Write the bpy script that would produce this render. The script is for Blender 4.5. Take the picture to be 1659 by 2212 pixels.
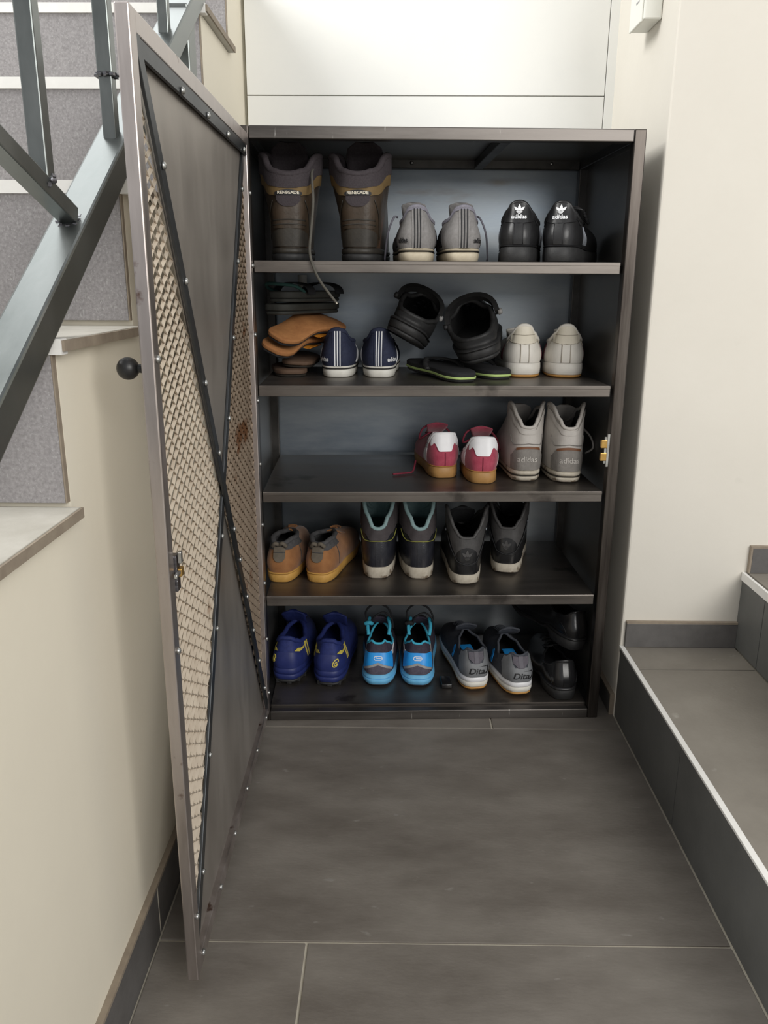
import bpy, bmesh, math, random
from mathutils import Vector, Matrix, Euler
random.seed(7)
SC = bpy.context.scene
for o in list(bpy.data.objects): bpy.data.objects.remove(o, do_unlink=True)
COL = SC.collection
PI = math.pi

# ------------------------------------------------------------------ camera
CYAW, CPITCH, CROLL, CF = -0.0092, 0.2761, 0.0049, 1746.4
_cy, _sy, _cp, _sp = math.cos(CYAW), math.sin(CYAW), math.cos(CPITCH), math.sin(CPITCH)
_f = Vector((_sy*_cp, _cy*_cp, -_sp)); _r = Vector((_cy, -_sy, 0)); _u = _r.cross(_f)
_R = math.cos(CROLL)*_r + math.sin(CROLL)*_u; _U = -math.sin(CROLL)*_r + math.cos(CROLL)*_u
cd = bpy.data.cameras.new('camera'); cam = bpy.data.objects.new('camera', cd); COL.objects.link(cam)
M = Matrix((( _R.x, _U.x, -_f.x, 0.2824), (_R.y, _U.y, -_f.y, -1.5674), (_R.z, _U.z, -_f.z, 0.9196), (0, 0, 0, 1)))
cam.matrix_world = M
cd.sensor_fit = 'VERTICAL'; cd.sensor_height = 24.0; cd.lens = CF*24.0/2212.0
cd.clip_start = 0.02; cd.clip_end = 60
SC.camera = cam

# ------------------------------------------------------------------ light and exposure
SC.view_settings.view_transform = 'Standard'; SC.view_settings.look = 'None'
SC.view_settings.gamma = 1.0; SC.view_settings.use_curve_mapping = False
SC.view_settings.exposure = 0.0
w = bpy.data.worlds.new('daylight'); SC.world = w; w.use_nodes = True
bg = w.node_tree.nodes['Background']; bg.inputs[0].default_value = (0.97, 0.98, 1.0, 1); bg.inputs[1].default_value = 0.50

def area(name, loc, target, sx, sy, power, col):
    l = bpy.data.lights.new(name, 'AREA'); l.shape = 'RECTANGLE'; l.size = sx; l.size_y = sy
    l.energy = power; l.color = col
    o = bpy.data.objects.new(name, l); COL.objects.link(o); o.location = loc
    o.rotation_euler = (Vector(target)-Vector(loc)).to_track_quat('-Z', 'Y').to_euler()
    return o
area('stairwell_window_light', (-2.3, -0.9, 3.3), (0.6, 0.35, 0.9), 1.6, 1.6, 125, (1.0, 0.99, 0.96))
area('entrance_window_light', (2.1, -3.5, 2.2), (0.0, -0.3, 0.5), 2.2, 1.8, 100, (1.0, 0.98, 0.94))
area('added_rail_light', (-1.2, 1.3, 3.7), (-0.1, -0.4, 1.0), 1.8, 1.8, 34, (0.98, 1.0, 1.0))  # added area lamp without a window, puts a highlight on the rail tube

# ------------------------------------------------------------------ materials
MATS = {}
def mat(name, c1, c2=None, scale=30, rough=.5, metal=0, bump=0, bscale=None, stretch=None, spot=None, rough2=None, detail=6, lo=.35, hi=.65, spec=None, sheen=0, bdist=.002):
    if name in MATS: return MATS[name]
    m = bpy.data.materials.new(name); m.use_nodes = True; MATS[name] = m
    N = m.node_tree.nodes; L = m.node_tree.links; b = N['Principled BSDF']
    b.inputs['Roughness'].default_value = rough; b.inputs['Metallic'].default_value = metal
    if spec is not None: b.inputs['Specular IOR Level'].default_value = spec
    if sheen: b.inputs['Sheen Weight'].default_value = sheen
    tc = N.new('ShaderNodeTexCoord'); mp = N.new('ShaderNodeMapping'); L.new(tc.outputs['Object'], mp.inputs[0])
    if stretch: mp.inputs['Scale'].default_value = stretch
    n = N.new('ShaderNodeTexNoise'); n.inputs['Scale'].default_value = scale; n.inputs['Detail'].default_value = detail; n.inputs['Roughness'].default_value = .65
    L.new(mp.outputs[0], n.inputs['Vector'])
    r = N.new('ShaderNodeValToRGB'); L.new(n.outputs['Fac'], r.inputs[0])
    c2 = c2 or tuple(x*.8 for x in c1)
    r.color_ramp.elements[0].position = lo; r.color_ramp.elements[1].position = hi
    r.color_ramp.elements[0].color = (*c1, 1); r.color_ramp.elements[1].color = (*c2, 1)
    out = r.outputs[0]
    if spot:   # (colour, scale, threshold[, stretch])
        n2 = N.new('ShaderNodeTexNoise'); n2.inputs['Scale'].default_value = spot[1]; n2.inputs['Detail'].default_value = 8
        mp2 = N.new('ShaderNodeMapping'); L.new(tc.outputs['Object'], mp2.inputs[0]); mp2.inputs['Location'].default_value = (3.1, 1.7, .4)
        if len(spot) > 3: mp2.inputs['Scale'].default_value = spot[3]
        L.new(mp2.outputs[0], n2.inputs['Vector'])
        r2 = N.new('ShaderNodeValToRGB'); L.new(n2.outputs['Fac'], r2.inputs[0])
        r2.color_ramp.elements[0].position = spot[2]; r2.color_ramp.elements[1].position = min(1, spot[2]+.07)
        r2.color_ramp.elements[0].color = (0, 0, 0, 1); r2.color_ramp.elements[1].color = (1, 1, 1, 1)
        mx = N.new('ShaderNodeMix'); mx.data_type = 'RGBA'; L.new(r2.outputs[0], mx.inputs[0]); L.new(out, mx.inputs[6]); mx.inputs[7].default_value = (*spot[0], 1)
        out = mx.outputs[2]
    L.new(out, b.inputs['Base Color'])
    if rough2 is not None:
        mr = N.new('ShaderNodeMapRange'); L.new(n.outputs['Fac'], mr.inputs[0]); mr.inputs[1].default_value = .3; mr.inputs[2].default_value = .7
        mr.inputs[3].default_value = rough; mr.inputs[4].default_value = rough2; L.new(mr.outputs[0], b.inputs['Roughness'])
    if bump:
        nb = N.new('ShaderNodeTexNoise'); nb.inputs['Scale'].default_value = bscale or scale*4; nb.inputs['Detail'].default_value = 4
        L.new(mp.outputs[0], nb.inputs['Vector'])
        bp = N.new('ShaderNodeBump'); bp.inputs['Strength'].default_value = bump; bp.inputs['Distance'].default_value = bdist
        L.new(nb.outputs['Fac'], bp.inputs['Height']); L.new(bp.outputs[0], b.inputs['Normal'])
    return m

plaster = mat('plaster', (.725, .69, .62), (.695, .66, .59), 3, .75, spot=((.66, .63, .56), 16, .73), bump=.12, bscale=90)
plaster_white = mat('plaster_white', (.86, .86, .83), (.83, .835, .81), 3, .7, bump=.10, bscale=90)
plaster_stair = mat('plaster_stair', (.80, .745, .62), (.77, .715, .595), 3, .75, bump=.1, bscale=90)
tile_floor = mat('tile_floor', (.138, .121, .104), (.222, .201, .176), 7, .45, bump=.14, bscale=160, stretch=(.55, 1.3, 1), spot=((.25, .235, .212), 45, .675, (.6, 1.2, 1)), rough2=.55, detail=12)
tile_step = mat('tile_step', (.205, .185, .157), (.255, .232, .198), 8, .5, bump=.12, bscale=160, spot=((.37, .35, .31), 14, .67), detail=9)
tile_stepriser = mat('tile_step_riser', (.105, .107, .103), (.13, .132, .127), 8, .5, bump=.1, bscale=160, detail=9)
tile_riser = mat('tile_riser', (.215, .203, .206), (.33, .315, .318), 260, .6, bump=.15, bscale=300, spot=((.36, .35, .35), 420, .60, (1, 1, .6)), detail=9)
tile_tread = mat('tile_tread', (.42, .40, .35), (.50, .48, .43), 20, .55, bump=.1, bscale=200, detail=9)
tile_skirt = mat('tile_skirting', (.10, .095, .092), (.13, .124, .12), 20, .5, bump=.1, bscale=160)
grout = mat('grout', (.56, .52, .43), (.48, .44, .36), 60, .9)
edge_brown = mat('tile_edge', (.30, .25, .19), (.24, .195, .15), 50, .7)
nosing_mat = mat('nosing_strip', (.84, .83, .80), (.78, .77, .74), 30, .45)
steel_frame = mat('steel_frame', (.095, .085, .078), (.175, .16, .148), 26, .30, metal=.85, bump=.08, bscale=60, stretch=(.12, 1, 1), spot=((.50, .48, .45), 36, .685, (3, 1, .5)), rough2=.46)
steel_post = mat('steel_post', (.045, .037, .032), (.125, .11, .098), 30, .30, metal=.85, bump=.1, bscale=70, stretch=(1, 1, .06), spot=((.46, .44, .41), 34, .70, (1, 1, .25)), rough2=.46)
steel_rear = mat('steel_rear', (.06, .058, .055), (.12, .115, .11), 26, .30, metal=.85, bump=.08, bscale=60, stretch=(.3, 1, .3), rough2=.46)
steel_door = mat('steel_door_frame', (.42, .375, .355), (.56, .51, .49), 22, .30, metal=.95, stretch=(1, 1, .12), bump=.05, bscale=120, spot=((.16, .10, .08), 30, .64), rough2=.5)
steel_sheet = mat('steel_sheet', (.33, .30, .27), (.43, .395, .36), 7, .40, metal=.75, bump=.03, bscale=60, stretch=(1, 1, .35), spot=((.17, .085, .05), 9, .71), rough2=.55)
steel_back = mat('steel_back', (.14, .185, .24), (.49, .52, .54), 3.2, .28, metal=.85, bump=.05, bscale=40, stretch=(.4, 1, 1.5), spot=((.26, .25, .235), 5, .64, (.5, 1, 2.4)), rough2=.48, lo=.28, hi=.74)
steel_inner = mat('steel_inner', (.26, .255, .245), (.36, .35, .335), 6, .30, metal=.85, bump=.04, bscale=40, stretch=(.5, .5, 1.5), rough2=.40)
steel_shelf = mat('steel_shelf', (.135, .12, .108), (.22, .198, .178), 16, .32, metal=.85, bump=.06, bscale=70, stretch=(.15, 1, 1), rough2=.46, spot=((.085, .075, .068), 9, .62))
steel_brace = mat('steel_brace', (.055, .06, .065), (.085, .09, .095), 12, .42, metal=.8, bump=.04)
mesh_steel = mat('mesh_steel', (.62, .54, .44), (.52, .44, .35), 30, .45, metal=.45, spot=((.22, .11, .05), 8, .69))
mesh_rust_shade = mat('mesh_rusty_shaded_steel', (.36, .285, .215), (.27, .205, .15), 24, .45, metal=.5, spot=((.16, .075, .035), 9, .60))  # rust, with the dimmer light on the hinge side also put into the base colour
bolt_mat = mat('zinc_bolt', (.55, .56, .55), (.40, .40, .38), 80, .3, metal=.9)
rail_steel = mat('rail_steel', (.155, .17, .165), (.235, .25, .245), 10, .28, metal=.95, bump=.04, bscale=80, rough2=.42, stretch=(1, .4, .4))
weld_mat = mat('weld_steel', (.12, .12, .13), (.22, .22, .24), 90, .28, metal=.9, bump=.6, bscale=220)
black_knob = mat('black_knob', (.012, .012, .013), (.018, .018, .018), 40, .42)
brass = mat('brass', (.60, .38, .12), (.45, .27, .08), 60, .35, metal=.9)
plastic_cream = mat('plastic_cream', (.82, .82, .76), (.80, .80, .74), 10, .45)
plastic_grey = mat('plastic_grey', (.45, .44, .46), None, 10, .5)

# ------------------------------------------------------------------ mesh helpers
class MB:
    def __init__(s): s.b = bmesh.new()
    def box(s, x0, x1, y0, y1, z0, z1, bev=0):
        vs = [s.b.verts.new((x, y, z)) for x in (x0, x1) for y in (y0, y1) for z in (z0, z1)]
        F = [(0, 1, 3, 2), (4, 6, 7, 5), (0, 4, 5, 1), (2, 3, 7, 6), (0, 2, 6, 4), (1, 5, 7, 3)]
        fs = [s.b.faces.new([vs[i] for i in f]) for f in F]
        if bev:
            es = list({e for f in fs for e in f.edges})
            bmesh.ops.bevel(s.b, geom=es, offset=bev, segments=2, affect='EDGES', profile=.5)
        return s
    def bar(s, a, b, wx, wy, up=(0, 0, 1), bev=0, tilt=0):
        """rectangular bar from a to b: wx along side axis, wy along up-ish axis"""
        a = Vector(a); b = Vector(b); d = (b-a).normalized(); sd = d.cross(Vector(up)).normalized(); u = sd.cross(d)
        if tilt:
            q = Matrix.Rotation(tilt, 3, d); sd = q @ sd; u = q @ u
        vs = [s.b.verts.new(p + sd*i*wx/2 + u*j*wy/2) for p in (a, b) for i in (-1, 1) for j in (-1, 1)]
        F = [(0, 1, 3, 2), (4, 6, 7, 5), (0, 4, 5, 1), (2, 3, 7, 6), (0, 2, 6, 4), (1, 5, 7, 3)]
        fs = [s.b.faces.new([vs[i] for i in f]) for f in F]
        if bev:
            es = list({e for f in fs for e in f.edges})
            bmesh.ops.bevel(s.b, geom=es, offset=bev, segments=2, affect='EDGES', profile=.5)
        return s
    def grid(s, rows, closed_u=False, cap0=False, cap1=False, flip=False):
        """rows: list of equal-length point lists"""
        V = [[s.b.verts.new(p) for p in r] for r in rows]
        n = len(V[0])
        for i in range(len(V)-1):
            for j in range(n if closed_u else n-1):
                k = (j+1) % n
                f = [V[i][j], V[i][k], V[i+1][k], V[i+1][j]]
                if flip: f.reverse()
                try: s.b.faces.new(f)
                except ValueError: pass
        if cap0:
            f = list(V[0]) if flip else list(reversed(V[0])); s.b.faces.new(f)
        if cap1:
            f = list(reversed(V[-1])) if flip else list(V[-1]); s.b.faces.new(f)
        return V
    def tube(s, pts, r, n=8, closed=False, cap=True, flat=1.0):
        pts = [Vector(p) for p in pts]; m = len(pts); rows = []
        pn = None
        for i, p in enumerate(pts):
            if closed: d = pts[(i+1) % m]-pts[i-1]
            else: d = pts[min(i+1, m-1)]-pts[max(i-1, 0)]
            d.normalize()
            if pn is None: pn = d.cross(Vector((0, 0, 1))) if abs(d.z) < .9 else d.cross(Vector((1, 0, 0)))
            pn = (pn - d*pn.dot(d)).normalized(); bn = d.cross(pn)
            rr = r[i] if isinstance(r, (list, tuple)) else r
            rows.append([p + pn*math.cos(2*PI*k/n)*rr + bn*math.sin(2*PI*k/n)*rr*flat for k in range(n)])
        if closed: rows.append(rows[0]) if False else None
        V = s.grid(rows, True, cap and not closed, cap and not closed)
        if closed:
            a, b = V[-1], V[0]
            best = min(range(n), key=lambda q: sum((a[j].co-b[(j+q) % n].co).length for j in range(n)))
            for j in range(n): s.b.faces.new([a[j], a[(j+1) % n], b[(j+1+best) % n], b[(j+best) % n]])
        return s
    def lathe(s, prof, c=(0, 0, 0), axis='z', n=24):
        rows = []
        for (r, h) in prof:
            row = []
            for k in range(n):
                a = 2*PI*k/n; x, y = r*math.cos(a), r*math.sin(a)
                p = {'z': (x, y, h), 'y': (x, h, -y), 'x': (h, x, y)}[axis]
                row.append(Vector(p)+Vector(c))
            rows.append(row)
        s.grid(rows, True, True, True); return s
    def prism(s, poly, x0, x1):
        """poly in (y,z) extruded along x"""
        a = [s.b.verts.new((x0, y, z)) for y, z in poly]; b = [s.b.verts.new((x1, y, z)) for y, z in poly]
        n = len(poly); s.b.faces.new(a); s.b.faces.new(list(reversed(b)))
        for i in range(n): s.b.faces.new([a[i], b[i], b[(i+1) % n], a[(i+1) % n]])
        return s
    def blob(s, c, r, sq=(1, 1, 1), n=8, jit=0):
        rows = []
        for i in range(1, n):
            t = PI*i/n
            rows.append([Vector(c)+Vector((math.sin(t)*math.cos(2*PI*k/n)*sq[0], math.sin(t)*math.sin(2*PI*k/n)*sq[1], math.cos(t)*sq[2]))*r*(1+random.uniform(-jit, jit)) for k in range(n)])
        s.grid(rows, True, True, True, flip=True); return s
    def done(s, name, m, parent=None, smooth=False, recalc=True, auto=None):
        if recalc: bmesh.ops.recalc_face_normals(s.b, faces=s.b.faces)
        me = bpy.data.meshes.new(name); s.b.to_mesh(me); s.b.free()
        if smooth:
            for p in me.polygons: p.use_smooth = True
            if auto: me.set_sharp_from_angle(angle=math.radians(auto))
        o = bpy.data.objects.new(name, me); COL.objects.link(o)
        for mm in (m if isinstance(m, (list, tuple)) else [m]): me.materials.append(mm)
        if parent: o.parent = parent
        return o
def empty(name, loc=(0, 0, 0), rot=(0, 0, 0), parent=None):
    o = bpy.data.objects.new(name, None); COL.objects.link(o); o.location = loc; o.rotation_euler = rot; o.empty_display_size = .05
    if parent: o.parent = parent
    return o
def tag(o, label, cat, group=None, kind=None):
    o['label'] = label
    if cat: o['category'] = cat
    if group: o['group'] = group
    if kind: o['kind'] = kind
    return o
def box(name, m, parent, x0, x1, y0, y1, z0, z1, bev=0):
    return MB().box(x0, x1, y0, y1, z0, z1, bev).done(name, m, parent, smooth=bool(bev), auto=18)

# ================================================================== SETTING
# floor: grout bed with tiles 0.6 x 1.2 m
fl = MB().box(-.062, 1.4, -7.0, .46, -.05, -.0025).done('floor', grout); tag(fl, 'dark grey large-format tiled floor with pale grout', None, kind='structure')
G = .002
def ftile(x0, x1, y0, y1): box('tile', tile_floor, fl, x0+G, x1-G, y0+G, y1-G, -.012, 0, .0008)
for x0, x1 in ((-.05, .503), (.503, .779)): ftile(x0, x1, -.022, .445)
ftile(-.05, .779, -.611, -.022)
for x0, x1 in ((-.05, .165), (.165, .779)): ftile(x0, x1, -1.2, -.611)
ftile(-.05, .779, -1.79, -1.2); [ftile(-.05, .779, -2.38-.59*k, -1.79-.59*k) for k in range(8)]

# right steps (two tiled steps climbing to the right)
st = MB()
st.box(.787, 1.03, -7.0, .037, -.05, .155).box(1.03, 2.0, -7.0, .037, -.05, .325)
st = st.done('trim_1', grout); tag(st, 'tiled steps rising to the right beside the cabinet', None, kind='structure')
for y0, y1 in ((-.345, .037), (-.945, -.345), (-1.545, -.945), (-2.145, -1.545)):
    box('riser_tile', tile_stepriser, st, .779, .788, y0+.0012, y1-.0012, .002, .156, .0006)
for y0, y1 in ((-.074, .037), (-.674, -.074), (-1.274, -.674), (-1.874, -1.274)):
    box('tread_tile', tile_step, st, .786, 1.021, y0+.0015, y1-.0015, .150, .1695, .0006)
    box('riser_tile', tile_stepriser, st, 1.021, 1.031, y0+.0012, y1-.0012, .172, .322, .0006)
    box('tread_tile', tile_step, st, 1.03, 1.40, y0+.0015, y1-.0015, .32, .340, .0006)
box('nosing_strip', tile_stepriser, st, .7775, .7835, -2.3, .036, .157, .1655, .0005)
box('nosing_strip', nosing_mat, st, .7765, .7862, -2.3, .0365, .1655, .1702, .0005)
box('nosing_strip', nosing_mat, st, 1.0185, 1.0245, -2.3, .0365, .3225, .3405, .0005)

# right wall block: return wall of the niche and the wall above the steps
wr = MB().box(.778, 2.2, .037, .62, -.05, 2.4, .004).done('wall_right', plaster, smooth=True, auto=18); tag(wr, 'cream plastered wall right of the cabinet', None, kind='structure')
b = box('baseboard_right', tile_skirt, None, .786, 1.021, .028, .038, .170, .224, .0008); tag(b, 'dark tile skirting above the first step', None, kind='structure')
box('skirting_cap', edge_brown, b, .786, 1.021, .0275, .0372, .2242, .2285)
b = box('baseboard_right_upper', tile_skirt, None, 1.032, 1.6, .028, .038, .3405, .395, .0008); tag(b, 'dark tile skirting above the second step', None, kind='structure')
box('skirting_cap', edge_brown, b, 1.028, 1.6, .0275, .0372, .3952, .399); box('skirting_end', edge_brown, b, 1.028, 1.0318, .0275, .0372, .3405, .3952)
b = box('baseboard_niche', tile_skirt, None, .769, .779, .045, .45, .0005, .046, .0008); tag(b, 'dark tile skirting in the narrow gap beside the cabinet', None, kind='structure')
box('skirting_cap', edge_brown, b, .768, .779, .0445, .45, .0462, .050); box('skirting_end', edge_brown, b, .768, .779, .041, .0448, .0005, .050)

# back wall of the niche: plaster panels with recessed joints
wb = MB().box(-.1, .80, .456, .62, -.05, 2.4).done('wall_back', mat('joint_shadow', (.30, .28, .22), None, 20, .9)); tag(wb, 'white back wall panelled above the cabinet', None, kind='structure')
for x0, x1, z0, z1 in ((-.051, .7565, 1.3285, 2.4), (-.051, .7565, 0, 1.3265), (.7582, .779, 0, 2.4)):
    box('wall_panel', plaster_white, wb, x0, x1, .45, .458, z0, z1, .0007)

# left stair: solid plastered side wall, riser tiles, tread tiles, nosing strips
NOSE = [(-1.0, .518), (-.741, .692), (-.483, .868), (-.225, 1.04), (.03, 1.213), (.285, 1.385), (.54, 1.558)]   # (riser face y, tread top of the step below)
XL = -.058
poly = [(-2.6, 0)]
steps = [(-1.257, .345), (-1.0, .518), (-.741, .692), (-.483, .868), (-.225, 1.04), (.03, 1.213), (.285, 1.385)]
# (y of riser, z of the tread this riser starts from)
poly = [(-2.6, -.05), (-2.6, .15)]
z = .15
for y, zt in [(-1.514, .172)]+steps:
    poly.append((y, poly[-1][1])); poly.append((y, zt+.172-.013))
poly += [(.458, poly[-1][1]), (.458, -.05)]
wl = MB().prism(poly, XL, -1.15).done('wall_left', plaster_stair); tag(wl, 'cream plastered side wall of the staircase left of the cabinet', None, kind='structure')
ss = empty('trim_2'); tag(ss, 'grey tiled stair steps with pale nosings behind the railing', None, kind='structure')
for i, (y, zt) in enumerate(steps):
    zn = zt+.172
    box('riser_tile', tile_riser, ss, -1.1, XL-.0024, y-.009, y-.0005, zt+.003, zn-.013, .0006)
    box('riser_edge', edge_brown, ss, XL-.0022, XL-.0005, y-.0085, y-.0005, zt+.003, zn-.013)
    y2 = y+.2565 if i < 6 else .45
    box('tread_tile', tile_tread, ss, -1.1, -.047, y+.004, y2-.002, zn-.0125, zn, .0008)
    box('tread_edge', edge_brown, ss, -.0468, -.044, y-.010, y2-.0005, zn-.0118, zn-.001)
    box('nosing_strip', nosing_mat, ss, -1.1, -.0469, y-.0125, y+.0035, zn-.0150, zn+.0006)
b = box('baseboard_left', tile_skirt, None, XL, -.050, -2.4, .45, .0005, .082, .0006); tag(b, 'dark tile skirting along the stair wall behind the door', None, kind='structure')
for y in (-2.0, -1.4, -.6): box('joint', grout, b, -.0505, -.0495, y-.001, y+.001, .0005, .082)
box('skirting_cap', edge_brown, b, XL, -.0492, -2.4, .45, .0822, .0872)

# ================================================================== SHOE CABINET
W, H, D, T = .74, 1.189, .40, .022
CYW = .0368
cab = empty('shoe_cabinet', (0, .001, 0), (0, 0, CYW)); tag(cab, 'dark steel shoe cabinet with four shelves and its mesh door swung open', 'cabinet')
def cbar(name, m, x0, x1, y0, y1, z0, z1): return box(name, m, cab, x0, x1, y0, y1, z0, z1, .0018)
for x0 in (0, W-T):
    cbar('post', steel_post, x0, x0+T, 0, T, 0, H); 
    cbar('rear_post', steel_rear, x0, x0+T, D-T, D, 0, H)
for y0 in (0, D-T):
    for z0 in (0, H-T): cbar('rail', steel_frame if y0 == 0 else steel_rear, T+.0003, W-T-.0003, y0, y0+T, z0, z0+T)
for x0 in (0, W-T):
    for z0 in (0, H-T): cbar('side_rail', steel_rear, x0, x0+T, T+.0003, D-T-.0003, z0, z0+T)
cbar('cross_rail', steel_rear, .478, .498, T+.0003, D-T-.0003, H-T, H-.0045)
box('back_panel', steel_back, cab, .003, W-.003, D+.0003, D+.0025, .003, H-.003)
box('side_panel', steel_inner, cab, .002, .0042, T+.0004, D-T-.0004, T+.0004, H-T-.0004)
box('side_panel', steel_inner, cab, W-.0042, W-.002, T+.0004, D-T-.0004, T+.0004, H-T-.0004)
box('top_panel', steel_inner, cab, T+.0004, W-T-.0004, T+.0004, D-T-.0004, H-.0042, H-.0022)
pp = MB().lathe([(.010, .905), (.0105, .906), (.0105, .935), (.0098, .936)], (.088, .362, 0), 'z', 16).done('pipe_stub', plastic_cream, cab, True, auto=40); pp['label'] = 'short cream stub under the top shelf'
box('bottom_panel', steel_shelf, cab, T+.0006, W-T-.0006, .0235, D-T, T-.004, T+.004)
SZ = [.959, .7268, .513, .2879]
for z in SZ:
    m = MB()
    xa, xb = .0232, .7125
    m.box(xa, xb, .006, D-T-.001, z-.003, z, .0008)
    m.box(xa, xb, .0055, .0085, z-.0215, z-.0012, .0011); m.box(xa, xb, .0047, .006, z-.0068, z-.0005, .0006)
    m.box(xa, xb, .0088, .020, z-.0215, z-.019, .0006)
    m.box(xa, xa+.003, .010, D-T-.002, z-.02, z-.0034); m.box(xb-.003, xb, .010, D-T-.002, z-.02, z-.0034)
    s = m.done('shelf', steel_shelf, cab, smooth=True, auto=18)
for x in (.337, .486, .652, .2, .08):
    MB().lathe([(.001, -.004), (.004, -.003), (.0045, -.0005), (.0045, 0)], (x, D-T, H-.010), 'y', 10).done('bolt', bolt_mat, cab, True)
sp = MB().box(.7135, .7178, -.0005, .004, .566, .632).box(.709, .7178, .002, .006, .572, .626).done('strike_plate', bolt_mat, cab); sp['label'] = 'bright metal strike plate'
MB().box(.701, .7135, -.002, .006, .578, .594, .001).box(.701, .7135, -.002, .006, .604, .620, .001).done('catch_roller', brass, sp, True, auto=18)

# ---- door (hinged on the left post, swung out towards the stair wall)
DW, DZ0, DZ1, DT = .705, .026, 1.174, .0145
door = MB()
for z0 in (DZ0, DZ1-T): door.box(T*.9, DW-T*.9, -DT, 0, z0, z0+T, .0015)
door.box(DW-T, DW, -DT, 0, DZ0, DZ1, .0015); door.box(0, T, -DT, 0, DZ0, DZ1, .0015)
door = door.done('door', steel_door, cab, True, auto=18); door['label'] = 'open door framed in worn bare steel'
door.location = (.0225, -.003, 0); door.rotation_euler = (0, 0, math.radians(-89.3)-CYW)
cx, cz = DW/2, (DZ0+DZ1)/2
A = [(DW-T, DZ1-T), (T, DZ0+T)]; B_ = [(T, DZ1-T), (DW-T, DZ0+T)]
def brace(a, b, y0, y1, wd):
    a = Vector((a[0], 0, a[1])); b = Vector((b[0], 0, b[1])); y = (y0+y1)/2
    return MB().bar((a.x, y, a.z), (b.x, y, b.z), wd, y1-y0, (0, 1, 0), bev=.0008).done('brace', steel_brace, door, True, auto=18)
brace(A[0], A[1], -.0042, -.0002, .019); brace(B_[0], B_[1], -.0088, -.0046, .019)
# sheet panels in the upper and lower triangles
for sgn, zz, z1 in ((1, DZ1-T, 1), (-1, DZ0+T, 0)):
    m = MB(); pts = [(T, zz), (DW-T, zz), (cx, cz)]
    a = [m.b.verts.new((x, -.0108, z)) for x, z in pts]; b2 = [m.b.verts.new((x, -.0092, z)) for x, z in pts]
    m.b.faces.new(a); m.b.faces.new(b2[::-1])
    for i in range(3): m.b.faces.new([a[i], b2[i], b2[(i+1) % 3], a[(i+1) % 3]])
    m.done('sheet_panel', steel_sheet, door)
# expanded metal in the two side triangles
LWD, SWD = .031, .0185
def inside(x, z, side):
    t = (x-cx)/(DW/2-T) if side > 0 else (cx-x)/(cx-T)
    if t < .01 or t > 1.03: return False
    return abs(z-cz) <= (cz-DZ0-T)*t+.004
for side in (1, -1):
    m = MB(); nz = int((DZ1-DZ0)/(SWD/2)); nx = int(DW/(LWD/2))+2
    for j in range(nz):
        z0 = DZ0+T+j*SWD/2
        for i in range(nx):
            x0 = T+i*LWD/2
            if (i+j) % 2: continue
            for dx in (1, -1):
                x1, z1 = x0+dx*LWD/2, z0+SWD/2
                if inside(x0, z0, side) and inside(x1, z1, side):
                    p = Vector((x0, -.0100+(.0004 if j % 2 else -.0004), z0)); q = Vector((x1, -.0100-(.0004 if j % 2 else -.0004), z1))
                    m.bar(p, q, .0044, .0008, (0, 1, 0), tilt=.85*dx)
    o = m.done('mesh_panel', mesh_steel if side > 0 else mesh_rust_shade, door, recalc=False); o['kind'] = 'stuff'; o['label'] = 'pale expanded metal mesh' if side > 0 else 'expanded metal mesh, browned by rust and painted-in shade'
def dbolt(x, z, y=0.0): MB().lathe([(.0042, y), (.0045, y+.0012), (.0038, y+.0032), (.0012, y+.0042)], (x, 0, z), 'y', 10).done('bolt', bolt_mat, door, True)
def lerp(a, b, t): return a+(b-a)*t
for t in (.1, .21, .33, .43, .56, .62, .70, .78, .86, .94): dbolt(lerp(A[0][0], A[1][0], t), lerp(A[0][1], A[1][1], t))
for t in (.07, .18, .29, .40, .55, .66, .80, .92): dbolt(lerp(B_[0][0], B_[1][0], t), lerp(B_[0][1], B_[1][1], t), -.0046)
for k in range(9): dbolt(T/2, lerp(DZ0+.05, DZ1-.1, k/8))
MB().box(T, DW-T, -.0046, -.0006, DZ1-T-.017, DZ1-T, .0006).done('brace', steel_brace, door, True, auto=18)
for k in range(6): dbolt(lerp(.06, DW-.03, k/5), DZ0+T-.004)
for k in range(4): dbolt(lerp(.06, DW-.20, k/3), DZ1-T-.013)
for k in range(3): dbolt(DW-T/2, (.12, .5, .84)[k])
kb = MB().lathe([(.010, -DT), (.010, -DT-.003), (.005, -DT-.005), (.0045, -DT-.009), (.006, -DT-.0100)]+[(.0122*math.sin(q), -DT-.0205+.0122*math.cos(q)) for q in [.5+.22*i for i in range(12)]]+[(.001, -DT-.0327)], (DW-.022, 0, .829), 'y', 28).done('knob', black_knob, door, True, auto=50); kb['label'] = 'black ball door knob'
ct = MB().box(DW-T-.014, DW-T, -.008, .003, .570, .614, .001).done('catch', weld_mat, door, True, auto=18)
MB().box(DW-T-.013, DW-T-.002, .003, .008, .588, .598, .001).done('catch_tongue', brass, door, True, auto=18)
MB().box(DW-T-.011, DW-T-.003, .0035, .008, .604, .618, .001).box(DW-T-.006, DW-T+.016, .003, .007, .592, .5965, .001).done('catch_plate', bolt_mat, door, True, auto=18)
for z in (.14, .60, 1.05): MB().lathe([(.004, z-.03), (.006, z-.029), (.006, z+.029), (.004, z+.03)], (-.0045, -.012, 0), 'z', 12).done('hinge', steel_frame, door, True)

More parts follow.
